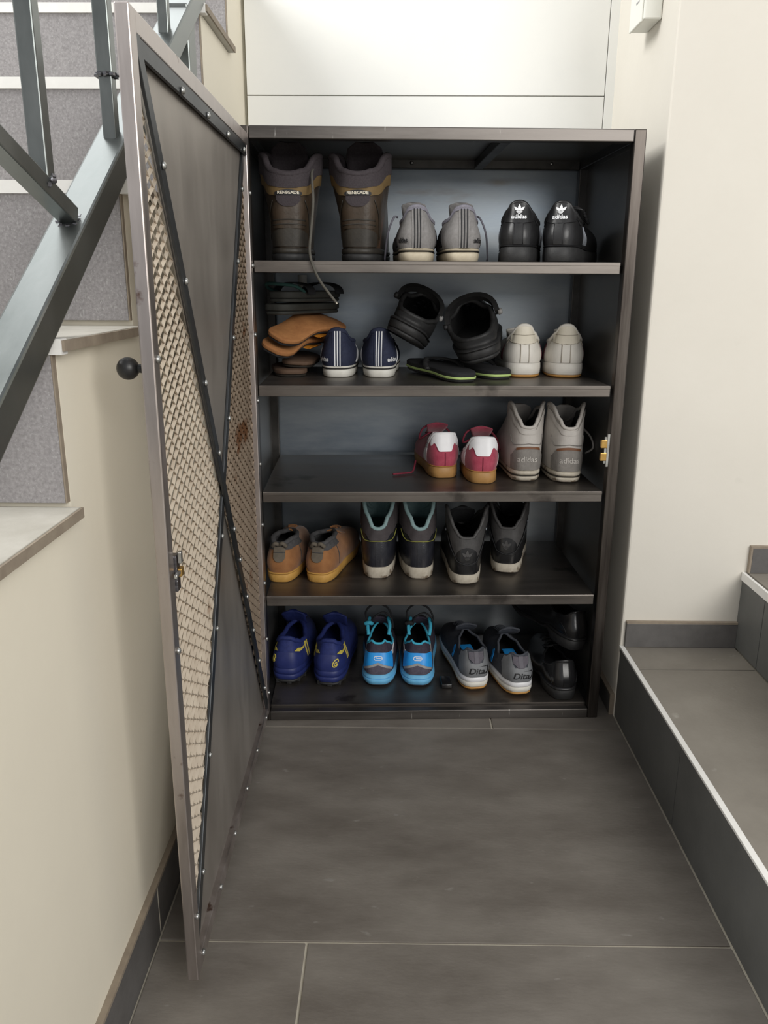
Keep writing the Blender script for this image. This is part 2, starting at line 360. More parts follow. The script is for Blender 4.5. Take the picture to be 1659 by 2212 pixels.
# ================================================================== RAILING
rl = empty('stair_railing', (-.07, -.5, .9)); tag(rl, 'blackened steel stair railing with slanting bars in front of the tiled stairs', 'railing')
inv = Matrix.Translation((.07, .5, -.9))
def rpart(name, m, mb, smooth=True):
    o = mb.done(name, m, rl, smooth, auto=18); o.data.transform(inv); return o
SL = .665
def tz(y): return 1.087+SL*(y+.497)-.012     # top of the tube
def tube_pts(y): return (-.069, y, tz(y)-.016)
rpart('rail_tube', rail_steel, MB().bar(tube_pts(-1.15), tube_pts(.25), .040, .036, (0, 0, 1), bev=.003))
def bal(y, z0, z1, wd=.018, x=-.069): rpart('baluster', rail_steel, MB().box(x-wd/2, x+wd/2, y-wd/2, y+wd/2, z0, z1, .0015))
bal(-.700, 1.005, 2.0); bal(-.474, 1.163, 2.0, .019); bal(-.183, tz(-.183)-.004, 2.0, .016)
rpart('baluster_stub', rail_steel, MB().box(-.077, -.061, -.483, -.466, tz(-.474)-.006, 1.160, .001))
rpart('diagonal_bar', rail_steel, MB().bar((-.069, -.640, tz(-.640)+.008), (-.069, -1.0, tz(-.64)+.008+.118), .020, .018, (0, 0, 1), bev=.0015))
rpart('support_post', rail_steel, MB().box(-.100, -.052, -.098, -.048, 1.215, tz(-.075)-.004, .002))
for (y, z) in ((-.640, tz(-.640)+.003), (-.474, tz(-.474)+.001), (-.183, tz(-.183)+.001), (-.705, 1.016), (-.474, 1.162)):
    m = MB()
    for k in range(9):
        a = 2*PI*k/9; m.blob((-.069+.011*math.cos(a), y+.011*math.sin(a), z+.007*math.sin(a)*(1 if z < 1.15 or z > 1.18 else 0)), .0045, (1, 1, .7), 6, .25)
    rpart('weld', weld_mat, m)

# ================================================================== WALL BOX (intercom / switch)
sw = empty('wall_box', (.778, .175, 1.39)); tag(sw, 'cream plastic wall box fixed on the white wall above the cabinet', 'wall box')
MB().box(-.034, -.0005, -.045, .045, .003, .13, .003).done('housing', plastic_cream, sw, True, auto=18)
MB().box(-.038, -.034, -.040, .040, 0, .125, .002).done('cover', plastic_cream, sw, True, auto=18)
MB().box(-.0395, -.038, -.025, .0, .07, .12, .0005).done('button', plastic_grey, sw, True, auto=18)
MB().box(-.0388, -.038, -.022, -.002, .038, .0405).done('slot', plastic_grey, sw)

# ================================================================== FOOTWEAR BUILDER
def sm(a, b, x):
    t = max(0, min(1, (x-a)/(b-a))); return t*t*(3-2*t)
def interp(keys, x):
    if x <= keys[0][0]: return keys[0][1]
    for (a, va), (b, vb) in zip(keys, keys[1:]):
        if x <= b:
            t = (x-a)/(b-a); t = t*t*(3-2*t) if len(keys) > 2 else t
            return va+(vb-va)*t
    return keys[-1][1]
BASE = dict(L=.275, w=[(0, .034), (.12, .0365), (.35, .035), (.68, .045), (.88, .041), (1, .034)], curve=.010, pw=.42,
            zs=[(0, .030), (.45, .026), (.75, .024), (1, .032)], zb=[(0, .0), (.7, .0), (1, .008)],
            y0=.012, y1=.150, ow=[(0, .028), (.2, .033), (.35, .034), (.7, .026), (1, .014)], top=[(0, .088), (.3, .072), (.55, .066), (.8, .082), (1, .088)],
            bulge=.006, toe=.038, heelk=.4)
LEVELS = {}
class Shoe:
    NT, NV = 60, 12
    def __init__(s, name, label, cat, group, loc, yaw=0, side=1, rot=(0, 0), **P):
        s.P = dict(BASE); s.P.update(P); s.side = side
        s.P['w'] = [(q, v*(1-.13*sm(.3, .6, q))) for q, v in s.P['w']]
        s.root = empty(name, loc, (math.radians(rot[0]), math.radians(rot[1]), math.radians(-yaw)))
        tag(s.root, label, cat, group)
        # arc-length table over theta
        N = 720; s.tab = [0.0]; prev = s.B(-PI)
        for i in range(1, N+1):
            q = s.B(-PI+2*PI*i/N); s.tab.append(s.tab[-1]+math.hypot(q.x-prev.x, q.y-prev.y)); prev = q
        s.N = N; s.mid = s.tab[N//2]
        tot = s.tab[-1]; s.ths = []
        for k in range(s.NT): s.ths.append(s.th_of(-s.mid+tot*(k+.5)/s.NT))
    def th_of(s, u):
        a = u+s.mid; T = s.tab; lo, hi = 0, s.N
        a = max(0, min(T[-1], a))
        while hi-lo > 1:
            m = (lo+hi)//2
            if T[m] <= a: lo = m
            else: hi = m
        f = (a-T[lo])/max(1e-9, T[hi]-T[lo]); return -PI+2*PI*(lo+f)/s.N
    def B(s, th, zf=1.0):
        P = s.P; q = (1-math.cos(th))/2; sn = math.sin(th); sg = 1 if sn >= 0 else -1
        x = sg*abs(sn)**P['pw']*interp(P['w'], q) + s.side*P['curve']*(-.6*sm(0, .5, q)+2.0*sm(.5, 1, q)*(.5))
        zb = interp(P['zb'], q); zt = interp(P['zs'], q)
        return Vector((x, P['L']*q, zb+(zt-zb)*zf))
    def nB(s, th):
        a = s.B(th-.01); b = s.B(th+.01); d = b-a; n = Vector((d.y, -d.x, 0))
        if n.length < 1e-9: n = Vector((0, -1 if abs(th) < 1 else 1, 0))
        return n.normalized()
    def T(s, th):
        P = s.P; q = (1-math.cos(th))/2; sn = math.sin(th); sg = 1 if sn >= 0 else -1
        x = sg*abs(sn)**.52*interp(P['ow'], q) + s.side*P['curve']*(-.6*sm(0, .5, q))*.8
        return Vector((x, P['y0']+(P['y1']-P['y0'])*q, interp(P['top'], abs(th)/PI)))
    def S(s, th, v):
        P = s.P; a = abs(th)/PI; b = s.B(th); t = s.T(th); n = s.nB(th); h = t.z-b.z
        k = sm(.5, .85, a)
        c1 = b+n*(P['bulge']*(1-k*.6))+Vector((0, 0, 1))*((h*P['heelk'])*(1-k)+P['toe']*k)
        o = (b-t); o.z = 0
        c2 = t+(n*.003-Vector((0, 0, h*.35)))*(1-k)+(o*.42-Vector((0, 0, P.get('vamp', .012))))*k
        w_ = 1-v
        return b*w_**3+c1*3*w_*w_*v+c2*3*w_*v*v+t*v**3
    def nS(s, th, v):
        e = .004
        du = s.S(th+e, v)-s.S(th-e, v); dv = s.S(th, min(1, v+e))-s.S(th, max(0, v-e))
        n = du.cross(dv)
        return n.normalized() if n.length > 1e-12 else Vector((0, -1, 0))
    def level(s, k):
        """girth table of the horizontal slice k*2 mm above the ground: [(arc, theta)]"""
        key = (repr(sorted(s.P.items())), k)
        if key not in LEVELS:
            z = k*.002; out = []; prev = None; arc = 0
            for i in range(44):
                th = PI*.86*(i/43)**2.4; lo, hi = 0, 1
                for _ in range(11):
                    m = (lo+hi)/2
                    if s.S(th, m).z < z: lo = m
                    else: hi = m
                p = s.S(th, (lo+hi)/2)
                if prev is not None: arc += math.hypot(p.x-prev.x, p.y-prev.y)
                out.append((arc, th)); prev = p
            LEVELS[key] = out
        return LEVELS[key]
    def th_at(s, u, z):
        f = max(0, z/.002); k = int(f); f -= k; r = []
        for kk in (k, k+1):
            T = s.level(kk); a = abs(u); th = T[-1][1]
            for (a0, t0), (a1, t1) in zip(T, T[1:]):
                if a <= a1: th = t0+(t1-t0)*(a-a0)/max(1e-9, a1-a0); break
            r.append(th)
        th = r[0]+(r[1]-r[0])*f
        return th if u >= 0 else -th
    def at(s, u, z, off=.0):
        th = s.th_at(u, z); lo, hi = 0, 1
        for _ in range(18):
            m = (lo+hi)/2
            if s.S(th, m).z < z: lo = m
            else: hi = m
        v = (lo+hi)/2; return s.S(th, v)+s.nS(th, v)*off
    # ---- main parts
    def upper(s, m, lining, name='upper', insole=None, depth=.2, rim=.0035, rimm=None, rimname='collar_trim'):
        rows = [[s.S(th, j/s.NV) for th in s.ths] for j in range(s.NV+1)]
        o = MB(); o.grid(rows, True); o = o.done(name, m, s.root, True, recalc=False)
        g = MB(); rows = [[s.S(th, v)-s.nS(th, v)*.0035 for th in s.ths] for v in [1-(1-depth)*j/6 for j in range(7)]]
        V = g.grid(rows, True, False, False)
        g.b.faces.new(V[-1])
        g.done('lining', lining, o, True, recalc=False, auto=50)
        if rim: MB().tube([s.S(th, 1)-s.nS(th, 1)*.0016 for th in s.ths], rim, 8, closed=True).done(rimname, rimm or m, s.root, True)
        s.up = o; return o
    def sole(s, layers):
        """layers: (part name, material, z fraction 0, z fraction 1, offset bottom, offset top)"""
        for nm, m, z0, z1, o0, o1 in layers:
            rows = []
            hgt = (interp(s.P['zs'], 0)-interp(s.P['zb'], 0))*(z1-z0); e = min(.0022, hgt*.3); fe = e/max(1e-6, hgt)*(z1-z0)
            for zf, of in ((z0, o0-e), (z0+fe, o0), ((z0+z1)/2, (o0+o1)/2+.0006), (z1-fe, o1), (z1, o1-e)):
                rows.append([s.B(th, zf)+s.nB(th)*of for th in s.ths])
            o = MB(); o.grid(rows, True, True, True); o.done(nm, m, s.root, True, recalc=True, auto=60)
    # ---- applied pieces
    def _lift(s, name, uvfaces, m, off=.0012, thick=.0011, parent=None, smooth=True):
        """uvfaces: (points [(u,z)], faces) laid on the surface as a thin raised piece"""
        pts, faces = uvfaces; bm = MB(); b = bm.b
        A = [b.verts.new(s.at(u, z, off)) for u, z in pts]
        for f in faces:
            try: b.faces.new([A[i] for i in f])
            except ValueError: pass
        bmesh.ops.recalc_face_normals(b, faces=b.faces)
        nn = Vector((0, 0, 0)); ref = None
        if sum(f.normal.dot(s.nS(s.th_of(pts[faces[0][0]][0]), .4)) for f in list(b.faces)[:1]) < 0: bmesh.ops.reverse_faces(b, faces=b.faces)
        # skirt: sink the rim a little below the surface
        be = [e for e in b.edges if e.is_boundary]
        if thick and be:
            r = bmesh.ops.extrude_edge_only(b, edges=be)
            new = [x for x in r['geom'] if isinstance(x, bmesh.types.BMVert)]
            src = {}
            for v in A: src[tuple(round(c, 7) for c in v.co)] = v
            for v in new:
                k = tuple(round(c, 7) for c in v.co)
                if k in src:
                    i = A.index(src[k]); v.co = s.at(*pts[i], off-thick-.0008)
            bmesh.ops.recalc_face_normals(b, faces=b.faces)
        return bm.done(name, m, parent or s.root, smooth, recalc=False, auto=45)
    def patch(s, name, m, u0, u1, lo, hi, nu=14, nz=5, off=.0012, parent=None):
        lo = lo if callable(lo) else (lambda u, c=lo: c); hi = hi if callable(hi) else (lambda u, c=hi: c)
        pts = []; faces = []
        for i in range(nu+1):
            u = u0+(u1-u0)*i/nu
            for j in range(nz+1): pts.append((u, lo(u)+(hi(u)-lo(u))*j/nz))
        for i in range(nu):
            for j in range(nz):
                a = i*(nz+1)+j; faces.append((a, a+nz+1, a+nz+2, a+1))
        return s._lift(name, (pts, faces), m, off, parent=parent)
    def band(s, name, m, t0, t1, v0, v1, off=.0010, n=30, nv=4, parent=None):
        """band following the topline: t in units of theta/pi, v may be functions of |t|"""
        f0 = v0 if callable(v0) else (lambda t: v0); f1 = v1 if callable(v1) else (lambda t: v1)
        rows = []
        for j in range(nv+1):
            rows.append([(lambda th, v: s.S(th, v)+s.nS(th, v)*(off if 0 < j < nv or True else 0))((t0+(t1-t0)*i/n)*PI, f0(abs(t0+(t1-t0)*i/n))+(f1(abs(t0+(t1-t0)*i/n))-f0(abs(t0+(t1-t0)*i/n)))*j/nv) for i in range(n+1)])
        o = MB(); o.grid(rows); 
        return o.done(name, m, parent or s.root, True, recalc=False)
    def strip(s, name, m, p0, p1, wd, n=8, off=.0012, parent=None):
        (u0, z0), (u1, z1) = p0, p1; L = math.hypot(u1-u0, z1-z0); nx, nz = -(z1-z0)/L*wd/2, (u1-u0)/L*wd/2
        pts = []; faces = []
        for i in range(n+1):
            t = i/n; u, z = u0+(u1-u0)*t, z0+(z1-z0)*t
            pts += [(u-nx, z-nz), (u+nx, z+nz)]
        for i in range(n): faces.append((2*i, 2*i+2, 2*i+3, 2*i+1))
        return s._lift(name, (pts, faces), m, off, parent=parent)
    def polys(s, name, m, polys, off=.0013, parent=None):
        b = bmesh.new()
        for poly in polys:
            vs = [b.verts.new((x, y, 0)) for x, y in poly]; b.faces.new(vs)
        bmesh.ops.triangulate(b, faces=b.faces)
        b.verts.index_update(); pts = [(v.co.x, v.co.y) for v in b.verts]; faces = [[v.index for v in f.verts] for f in b.faces]; b.free()
        return s._lift(name, (pts, faces), m, off, thick=.0008, parent=parent)
    def text(s, string, m, u, z, size, shear=0, bold=.0, name='lettering', off=.0013, parent=None, sx=1.0):
        pts, faces = text_mesh(string, size, shear, bold)
        return s._lift(name, ([(u+x*sx, z+y) for x, y in pts], faces), m, off, thick=0, parent=parent, smooth=False)
    def seam(s, name, m, path, r=.0007, off=.0004, n=4, parent=None):
        pts = []
        for (a, b) in zip(path, path[1:]):
            for k in range(n): pts.append(s.at(a[0]+(b[0]-a[0])*k/n, a[1]+(b[1]-a[1])*k/n, off))
        pts.append(s.at(*path[-1], off)); return MB().tube(pts, r, 6).done(name, m, parent or s.root, True)
    def loose(s, name, m, path, r=.0022, sub=8, parent=None, flat=1.0):
        return MB().tube(smooth_path(path, sub), r, 7, flat=flat).done(name, m, parent or s.root, True)
    def tongue(s, m, yb, zb, yt, zt, w0=.018, w1=.027, th=.006, bend=.008, cx=0, name='tongue', lean=0):
        rows_o = []; rows_i = []; n = 10
        for i in range(n+1):
            t = i/n; y = yb+(yt-yb)*t-.006*math.sin(PI*t); z = zb+(zt-zb)*t; wd = w0+(w1-w0)*t
            if t > .8: wd *= math.sqrt(max(.05, 1-((t-.8)/.2)**2*.8))
            ro = []; ri = []
            for k in range(9):
                c = -1+k/4; x = cx+c*wd+lean*t; yy = y-bend*c*c
                nrm = Vector((0, (zt-zb), -(yt-yb))).normalized()
                e = th/2*math.sqrt(max(0, 1-c*c*.9))*(1 if t < .9 else .7)
                ro.append(Vector((x, yy, z))+nrm*e); ri.append(Vector((x, yy, z))-nrm*e)
            rows_o.append(ro+ri[::-1])
        o = MB(); o.grid(rows_o, True, True, True); return o.done(name, m, s.root, True, recalc=True)
    def laces(s, m, n=4, v0=.97, v1=.72, dt=.10, r=.0022, name='lace', loop=None):
        for i in range(n):
            v = v0+(v1-v0)*i/max(1, n-1); pts = []
            for k in range(-4, 5):
                th = PI+k/4*dt*PI; th = th if th <= PI else th-2*PI
                pts.append(s.S(th, v)+s.nS(th, v)*(.004+.002*(1-abs(k)/4)))
            o = MB().tube(pts, r, 7, flat=1).done(name, m, s.root, True)
        return o
    def eyelets(s, m, pts, r=.0025):
        for u, z in pts:
            p = s.at(u, z, .0008); n = s.nS(s.th_of(u), .6); a = n.cross(Vector((0, 0, 1))).normalized(); b2 = n.cross(a)
            MB().tube([p+a*math.cos(k*PI/5)*r+b2*math.sin(k*PI/5)*r for k in range(10)], .0009, 6, closed=True).done('eyelet', m, s.root, True)
def smooth_path(P, sub=8):
    P = [Vector(p) for p in P]; out = []
    for i in range(len(P)-1):
        a = P[max(0, i-1)]; b = P[i]; c = P[i+1]; d = P[min(len(P)-1, i+2)]
        for k in range(sub):
            t = k/sub; out.append(.5*((2*b)+(c-a)*t+(2*a-5*b+4*c-d)*t*t+(3*b-a-3*c+d)*t**3))
    out.append(P[-1]); return out
TXT = {}
def text_mesh(string, size, shear=0, bold=0):
    k = (string, size, shear, bold)
    if k in TXT: return TXT[k]
    c = bpy.data.curves.new('txt', 'FONT'); c.body = string; c.size = size; c.align_x = 'CENTER'; c.shear = shear; c.offset = bold*size; c.resolution_u = 3; c.fill_mode = 'FRONT'
    o = bpy.data.objects.new('txt', c); COL.objects.link(o)
    dg = bpy.context.evaluated_depsgraph_get(); me = bpy.data.meshes.new_from_object(o.evaluated_get(dg))
    r = ([(v.co.x, v.co.y) for v in me.vertices], [list(p.vertices) for p in me.polygons])
    bpy.data.objects.remove(o); bpy.data.curves.remove(c); bpy.data.meshes.remove(me); TXT[k] = r; return r
def ell(cx, cy, rx, ry, rot=0, n=16, a0=0, a1=2*PI):
    c, s_ = math.cos(rot), math.sin(rot); P = []
    for i in range(n):
        a = a0+(a1-a0)*i/(n if a1-a0 > 6.2 else n-1); x, y = rx*math.cos(a), ry*math.sin(a); P.append((cx+x*c-y*s_, cy+x*s_+y*c))
    return P
def ringpoly(cx, cy, rx, ry, wd, rot=0, a0=0, a1=2*PI, n=20):
    """annular strip as quads"""
    o = ell(cx, cy, rx, ry, rot, n, a0, a1); i_ = ell(cx, cy, rx-wd, ry-wd, rot, n, a0, a1); q = []
    m = n if a1-a0 > 6.2 else n-1
    for k in range(m): k2 = (k+1) % n; q.append([o[k], o[k2], i_[k2], i_[k]])
    return q
def leaf(cx, cy, ang, ln, wd, n=8):
    pts = []
    for i in range(n+1): t = i/n; pts.append((t*ln, math.sin(PI*t**.85)*wd))
    for i in range(n-1, 0, -1): t = i/n; pts.append((t*ln, -math.sin(PI*t**.85)*wd))
    c, s_ = math.cos(ang), math.sin(ang); return [(cx+x*c-y*s_, cy+x*s_+y*c) for x, y in pts]
def trefoil(cx, cy, h):
    """three leaves over three bars"""
    P = [leaf(cx, cy+h*.30, PI/2, h*.75, h*.16), leaf(cx-h*.10, cy+h*.30, PI*.74, h*.62, h*.14), leaf(cx+h*.10, cy+h*.30, PI*.26, h*.62, h*.14)]
    for k in range(3):
        y = cy+h*(.20-.11*k); w_ = h*(.34-.10*k); P.append([(cx-w_, y), (cx+w_, y), (cx+w_*.9, y+h*.06), (cx-w_*.9, y+h*.06)])
    return P

# ---- footwear materials
suede_dk = mat('boot_leather', (.030, .021, .013), (.062, .041, .025), 25, .5, bump=.4, bscale=90, spot=((.11, .055, .03), 14, .6))
boot_toe = mat('boot_rubber', (.025, .022, .018), (.04, .034, .026), 40, .55, bump=.2)
boot_tan = mat('boot_tan', (.15, .095, .035), (.19, .125, .05), 40, .75, bump=.2)
boot_pad = mat('boot_padding', (.038, .030, .034), (.055, .045, .05), 300, .85, bump=.3, bscale=400)
black_fab = mat('black_fabric', (.014, .014, .016), (.024, .024, .027), 200, .8, bump=.2, bscale=500)
black_lea = mat('black_leather', (.014, .014, .015), (.022, .022, .023), 40, .36, bump=.12, bscale=200)
black_gloss = mat('polished_black_leather', (.010, .010, .011), (.014, .014, .015), 30, .24, bump=.06, bscale=200)
black_rub = mat('black_rubber', (.018, .018, .019), (.028, .028, .028), 80, .6, bump=.15, bscale=300)
grey_can = mat('grey_canvas', (.215, .205, .20), (.27, .26, .255), 160, .85, bump=.25, bscale=600)
grey_lin = mat('grey_lining', (.20, .195, .235), (.26, .25, .29), 160, .9, bump=.2, bscale=500)
cream_sole = mat('cream_rubber', (.62, .55, .42), (.50, .43, .31), 30, .6, bump=.1, spot=((.34, .27, .18), 26, .64))
dirty_sole = mat('dirty_cream_rubber', (.60, .55, .46), (.42, .37, .29), 45, .65, bump=.15, spot=((.22, .17, .12), 40, .58))
white_rub = mat('white_rubber', (.80, .78, .72), (.70, .68, .60), 30, .55, spot=((.52, .47, .34), 22, .66))
white_lea = mat('white_leather', (.78, .745, .68), (.68, .65, .59), 22, .48, bump=.12, bscale=150)
white_heel = mat('cream_leather', (.78, .72, .60), (.70, .65, .53), 22, .5, bump=.12, bscale=150)
white_clean = mat('bright_white_leather', (.86, .86, .88), (.80, .80, .82), 20, .4)
black_pr = mat('black_print', (.010, .010, .012), None, 20, .6)
white_pr = mat('white_print', (.85, .86, .88), (.80, .81, .83), 20, .55)
silver_pr = mat('silver_print', (.42, .45, .50), (.36, .39, .44), 30, .35, metal=.3)
navy_can = mat('navy_canvas', (.014, .018, .046), (.021, .028, .062), 160, .8, bump=.25, bscale=600)
gum = mat('gum_rubber', (.46, .25, .085), (.36, .19, .06), 30, .55, bump=.1)
gum_or = mat('orange_gum_rubber', (.55, .29, .08), (.45, .23, .06), 30, .5)
maroon = mat('maroon_stripe', (.13, .02, .035), None, 30, .6)
crim = mat('crimson_suede', (.34, .036, .072), (.43, .068, .11), 60, .85, bump=.25, bscale=400, sheen=.3)
crim_dk = mat('crimson_lace', (.15, .012, .028), (.20, .02, .04), 200, .8)
lt_grey = mat('light_grey_leather', (.46, .43, .40), (.54, .51, .475), 30, .6, bump=.15, bscale=160)
md_grey = mat('grey_suede', (.20, .185, .17), (.255, .238, .22), 90, .88, bump=.25, bscale=400)
brown_tr = mat('brown_piping', (.19, .075, .03), None, 40, .6)
moc_br = mat('brown_suede', (.27, .11, .034), (.35, .155, .053), 40, .85, bump=.2, bscale=300, sheen=.2)
crepe = mat('crepe_rubber', (.60, .34, .085), (.50, .27, .06), 50, .65, bump=.3, bscale=220)
char_fab = mat('charcoal_felt', (.06, .058, .06), (.09, .088, .09), 120, .95, bump=.3)
olive = mat('olive_suede', (.12, .10, .075), (.155, .13, .10), 70, .85)
dk_brown_nub = mat('dark_nubuck', (.050, .042, .045), (.07, .06, .063), 80, .8, bump=.15)
dk_blue_lea = mat('blue_black_leather', (.018, .019, .026), (.028, .029, .036), 40, .28, bump=.2, bscale=260)
teal_lin = mat('teal_lining', (.22, .34, .35), (.30, .42, .43), 120, .9)
green_pip = mat('green_piping', (.28, .28, .06), None, 60, .6)
char_lea = mat('charcoal_leather', (.045, .043, .043), (.065, .062, .061), 60, .6, bump=.15)
navy_sp = mat('deep_blue_mesh', (.012, .022, .125), (.020, .034, .175), 120, .7, bump=.25, bscale=500)
navy_rub = mat('deep_blue_rubber', (.016, .026, .13), (.022, .034, .16), 60, .5)
yellow_pr = mat('yellow_print', (.72, .60, .12), (.60, .49, .08), 30, .5)
run_dk = mat('violet_black_mesh', (.036, .028, .048), (.055, .045, .068), 150, .8, bump=.25, bscale=600)
run_blue = mat('bright_blue_overlay', (.02, .33, .88), (.03, .38, .92), 30, .45)
run_mid = mat('sky_blue_foam', (.14, .48, .80), (.20, .55, .86), 40, .6, bump=.06, spot=((.27, .40, .42), 24, .64))
run_cyan = mat('cyan_lining', (.05, .44, .64), (.07, .50, .70), 120, .8)
grey_refl = mat('grey_overlay', (.30, .295, .29), (.36, .35, .34), 40, .55)
hok_gr = mat('cool_grey_overlay', (.165, .172, .182), (.20, .208, .218), 50, .55, bump=.06)
hok_dk = mat('dark_grey_mesh', (.050, .055, .07), (.07, .076, .09), 160, .8, bump=.25, bscale=500)
hok_pl = mat('mauve_grey_fabric', (.10, .09, .11), (.13, .118, .14), 120, .8)
cork = mat('cork_footbed', (.36, .15, .052), (.50, .225, .08), 35, .8, bump=.25, bscale=120)
orange_st = mat('orange_strap', (.70, .27, .03), (.60, .22, .02), 60, .6)
brown_fb = mat('brown_footbed', (.115, .068, .042), (.15, .092, .06), 40, .75, bump=.2)
olive_fb = mat('dark_sandal_rubber', (.030, .031, .027), (.042, .043, .038), 60, .7, bump=.2)
teal_edge = mat('teal_webbing', (.02, .075, .065), None, 60, .8)
lime_st = mat('lime_stripe', (.55, .72, .26), (.48, .64, .22), 40, .6)
lace_gr = mat('grey_lace', (.20, .20, .20), (.26, .26, .25), 200, .85)
lace_br = mat('boot_lace', (.085, .08, .066), (.12, .112, .095), 200, .85)
Zs = [.9594, .7272, .5134, .2883, T+.0044]

# ---------------- hiking boots
def boot(x, y, label, side, hang):
    s = Shoe('hiking_boot', label, 'boot', 'brown hiking boots', (x, y, Zs[0]), 5*side, side, L=.305, w=[(0, .036), (.12, .040), (.35, .039), (.7, .043), (.9, .041), (1, .034)],
             zs=[(0, .024), (1, .028)], y0=-.004, y1=.165, ow=[(0, .040), (.2, .050), (.35, .058), (.7, .044), (1, .02)], top=[(0, .152), (.16, .158), (.38, .190), (.55, .196), (.8, .165), (1, .13)], toe=.055, bulge=.006, heelk=.5)
    s.upper(suede_dk, boot_pad, rim=.0065, rimm=boot_pad, depth=.35)
    s.sole([('outsole', black_rub, 0, .55, .002, .003), ('rand', boot_toe, .55, 1, .003, .002)])
    s.band('collar_padding', boot_pad, -.62, .62, .80, 1.0, .0035)
    s.band('collar_band', boot_tan, -.55, .55, .665, .80, .0022)
    s.patch('heel_cap', boot_toe, -.045, .045, .026, lambda u: .058-.010*abs(u/.045)**2, off=.003)
    s.patch('heel_panel', suede_dk, -.034, .034, .058, lambda u: .108-.014*abs(u/.034)**3, off=.0022)
    for z in (.066, .074): s.seam('crease', boot_toe, [(-.036, z-.002), (0, z), (.036, z-.002)], .0014, .002)
    t = s.patch('pull_tab', boot_pad, -.021, .021, lambda u: .096+.012*abs(u/.021)**3, lambda u: .124-.004*abs(u/.021)**2, off=.0045)
    s.patch('tab_border', black_pr, -.0225, .0225, .116, lambda u: .125-.004*abs(u/.022)**2, off=.0062, parent=t)
    s.text('RENEGADE', white_heel, 0, .1175, .0072, bold=.02, off=.0068, parent=t)
    s.tongue(boot_pad, .16, .11, .105, .222, .03, .038, .012, .012, cx=0)
    s.laces(lace_br, 4)
    s.seam('panel_seam', boot_toe, [(.034, .108), (.05, .085), (.062, .04)], .001, .001); s.seam('panel_seam', boot_toe, [(-.034, .108), (-.05, .085), (-.062, .04)], .001, .001)
    if hang:
        s.loose('lace', lace_br, [(.058, .10, .160), (.050, .045, .166), (.044, .012, .155), (.046, -.017, .106), (.041, -.026, .052), (.038, -.036, .014), (.046, -.040, -.016), (.059, -.040, -.041), (.086, -.039, -.076)], .0026)
        s.loose('lace_tip', white_heel, [(.0815, -.0392, -.0705), (.0875, -.039, -.078)], .0017, 3)
boot(.087, .036, 'brown leather hiking boot with its untied lace hanging over the shelf edge', -1, True)
boot(.217, .036, 'brown leather hiking boot standing next to the grey sneakers, laces tucked in', 1, False)

# ---------------- canvas sneakers (grey, navy)
def canvas(x, y, zi, yaw, label, group, side, cm, lining, stripe, txt, sole_m, ftxt, L=.27, white=False, lacem=None):
    s = Shoe('canvas_sneaker', label, 'sneaker', group, (x, y, Zs[zi]), yaw, side, L=L, y0=.016, y1=.14,
             w=[(0, .035), (.12, .038), (.35, .037), (.68, .045), (.88, .041), (1, .034)], zs=[(0, .024), (.5, .022), (1, .026)],
             top=[(0, .099), (.10, .096), (.3, .076), (.55, .068), (.8, .080), (1, .086)], bulge=.010, toe=.034, heelk=.42, ow=[(0, .025), (.2, .031), (.35, .033), (.7, .026), (1, .014)])
    s.upper(cm, lining, rim=.0042, rimm=lining)
    s.sole([('outsole', sole_m, 0, .72, -.001, .0005), ('foxing_line', black_pr, .72, .80, .0012, .0012), ('foxing', sole_m, .80, 1.0, .0008, .0003)])
    s.band('collar', lining, -.4, .4, .93, 1.0, .0016)
    hs = s.patch('heel_strip', cm, -.010, .010, .0245, .094, 4, 8, .0014)
    for k in (-1, 0, 1): s.patch('stripe', stripe, k*.0054-.0011, k*.0054+.0011, .0245, .0945, 2, 8, .0024, parent=hs)
    for k in range(3):
        for q in (1, -1):
            u = q*(.075+.012*k); s.strip('side_stripe', stripe, (u, .028), (u+q*.020, .062), .0055)
    uo = .034*(-1 if side < 0 else 1)
    s.text('adidas', ftxt, uo, .034, .0125, bold=.03)
    s.tongue(cm, .15, .076, .105, .112 if zi == 0 else .078, .018, .026 if zi == 0 else .020, .007, .008); s.laces(lacem or lining, 4)
    if zi == 0: s.loose('lace', lacem or lining, [(uo*.9, .135, .088), (uo*1.15, .11, .085), (uo*1.5, .10, .055), (uo*1.66, .105, .012), (uo*1.66, .112, .0045)], .002)
    return s
canvas(.328, .034, 0, -3, 'grey canvas sneaker with black heel stripes next to the hiking boots', 'grey canvas sneakers', -1, grey_can, grey_lin, black_pr, None, cream_sole, black_pr, lacem=grey_lin)
canvas(.416, .036, 0, 0, 'grey canvas sneaker with black heel stripes next to the black leather sneakers', 'grey canvas sneakers', 1, grey_can, grey_lin, black_pr, None, cream_sole, black_pr, lacem=grey_lin)
canvas(.1675, .148, 1, -3, 'navy canvas sneaker with white heel stripes beside the orange slippers', 'navy canvas sneakers', -1, navy_can, navy_can, white_pr, None, white_rub, white_pr, L=.25, lacem=navy_can)
canvas(.254, .150, 1, 3, 'navy canvas sneaker with white heel stripes beside the black clogs', 'navy canvas sneakers', 1, navy_can, navy_can, white_pr, None, white_rub, white_pr, L=.25, lacem=navy_can)

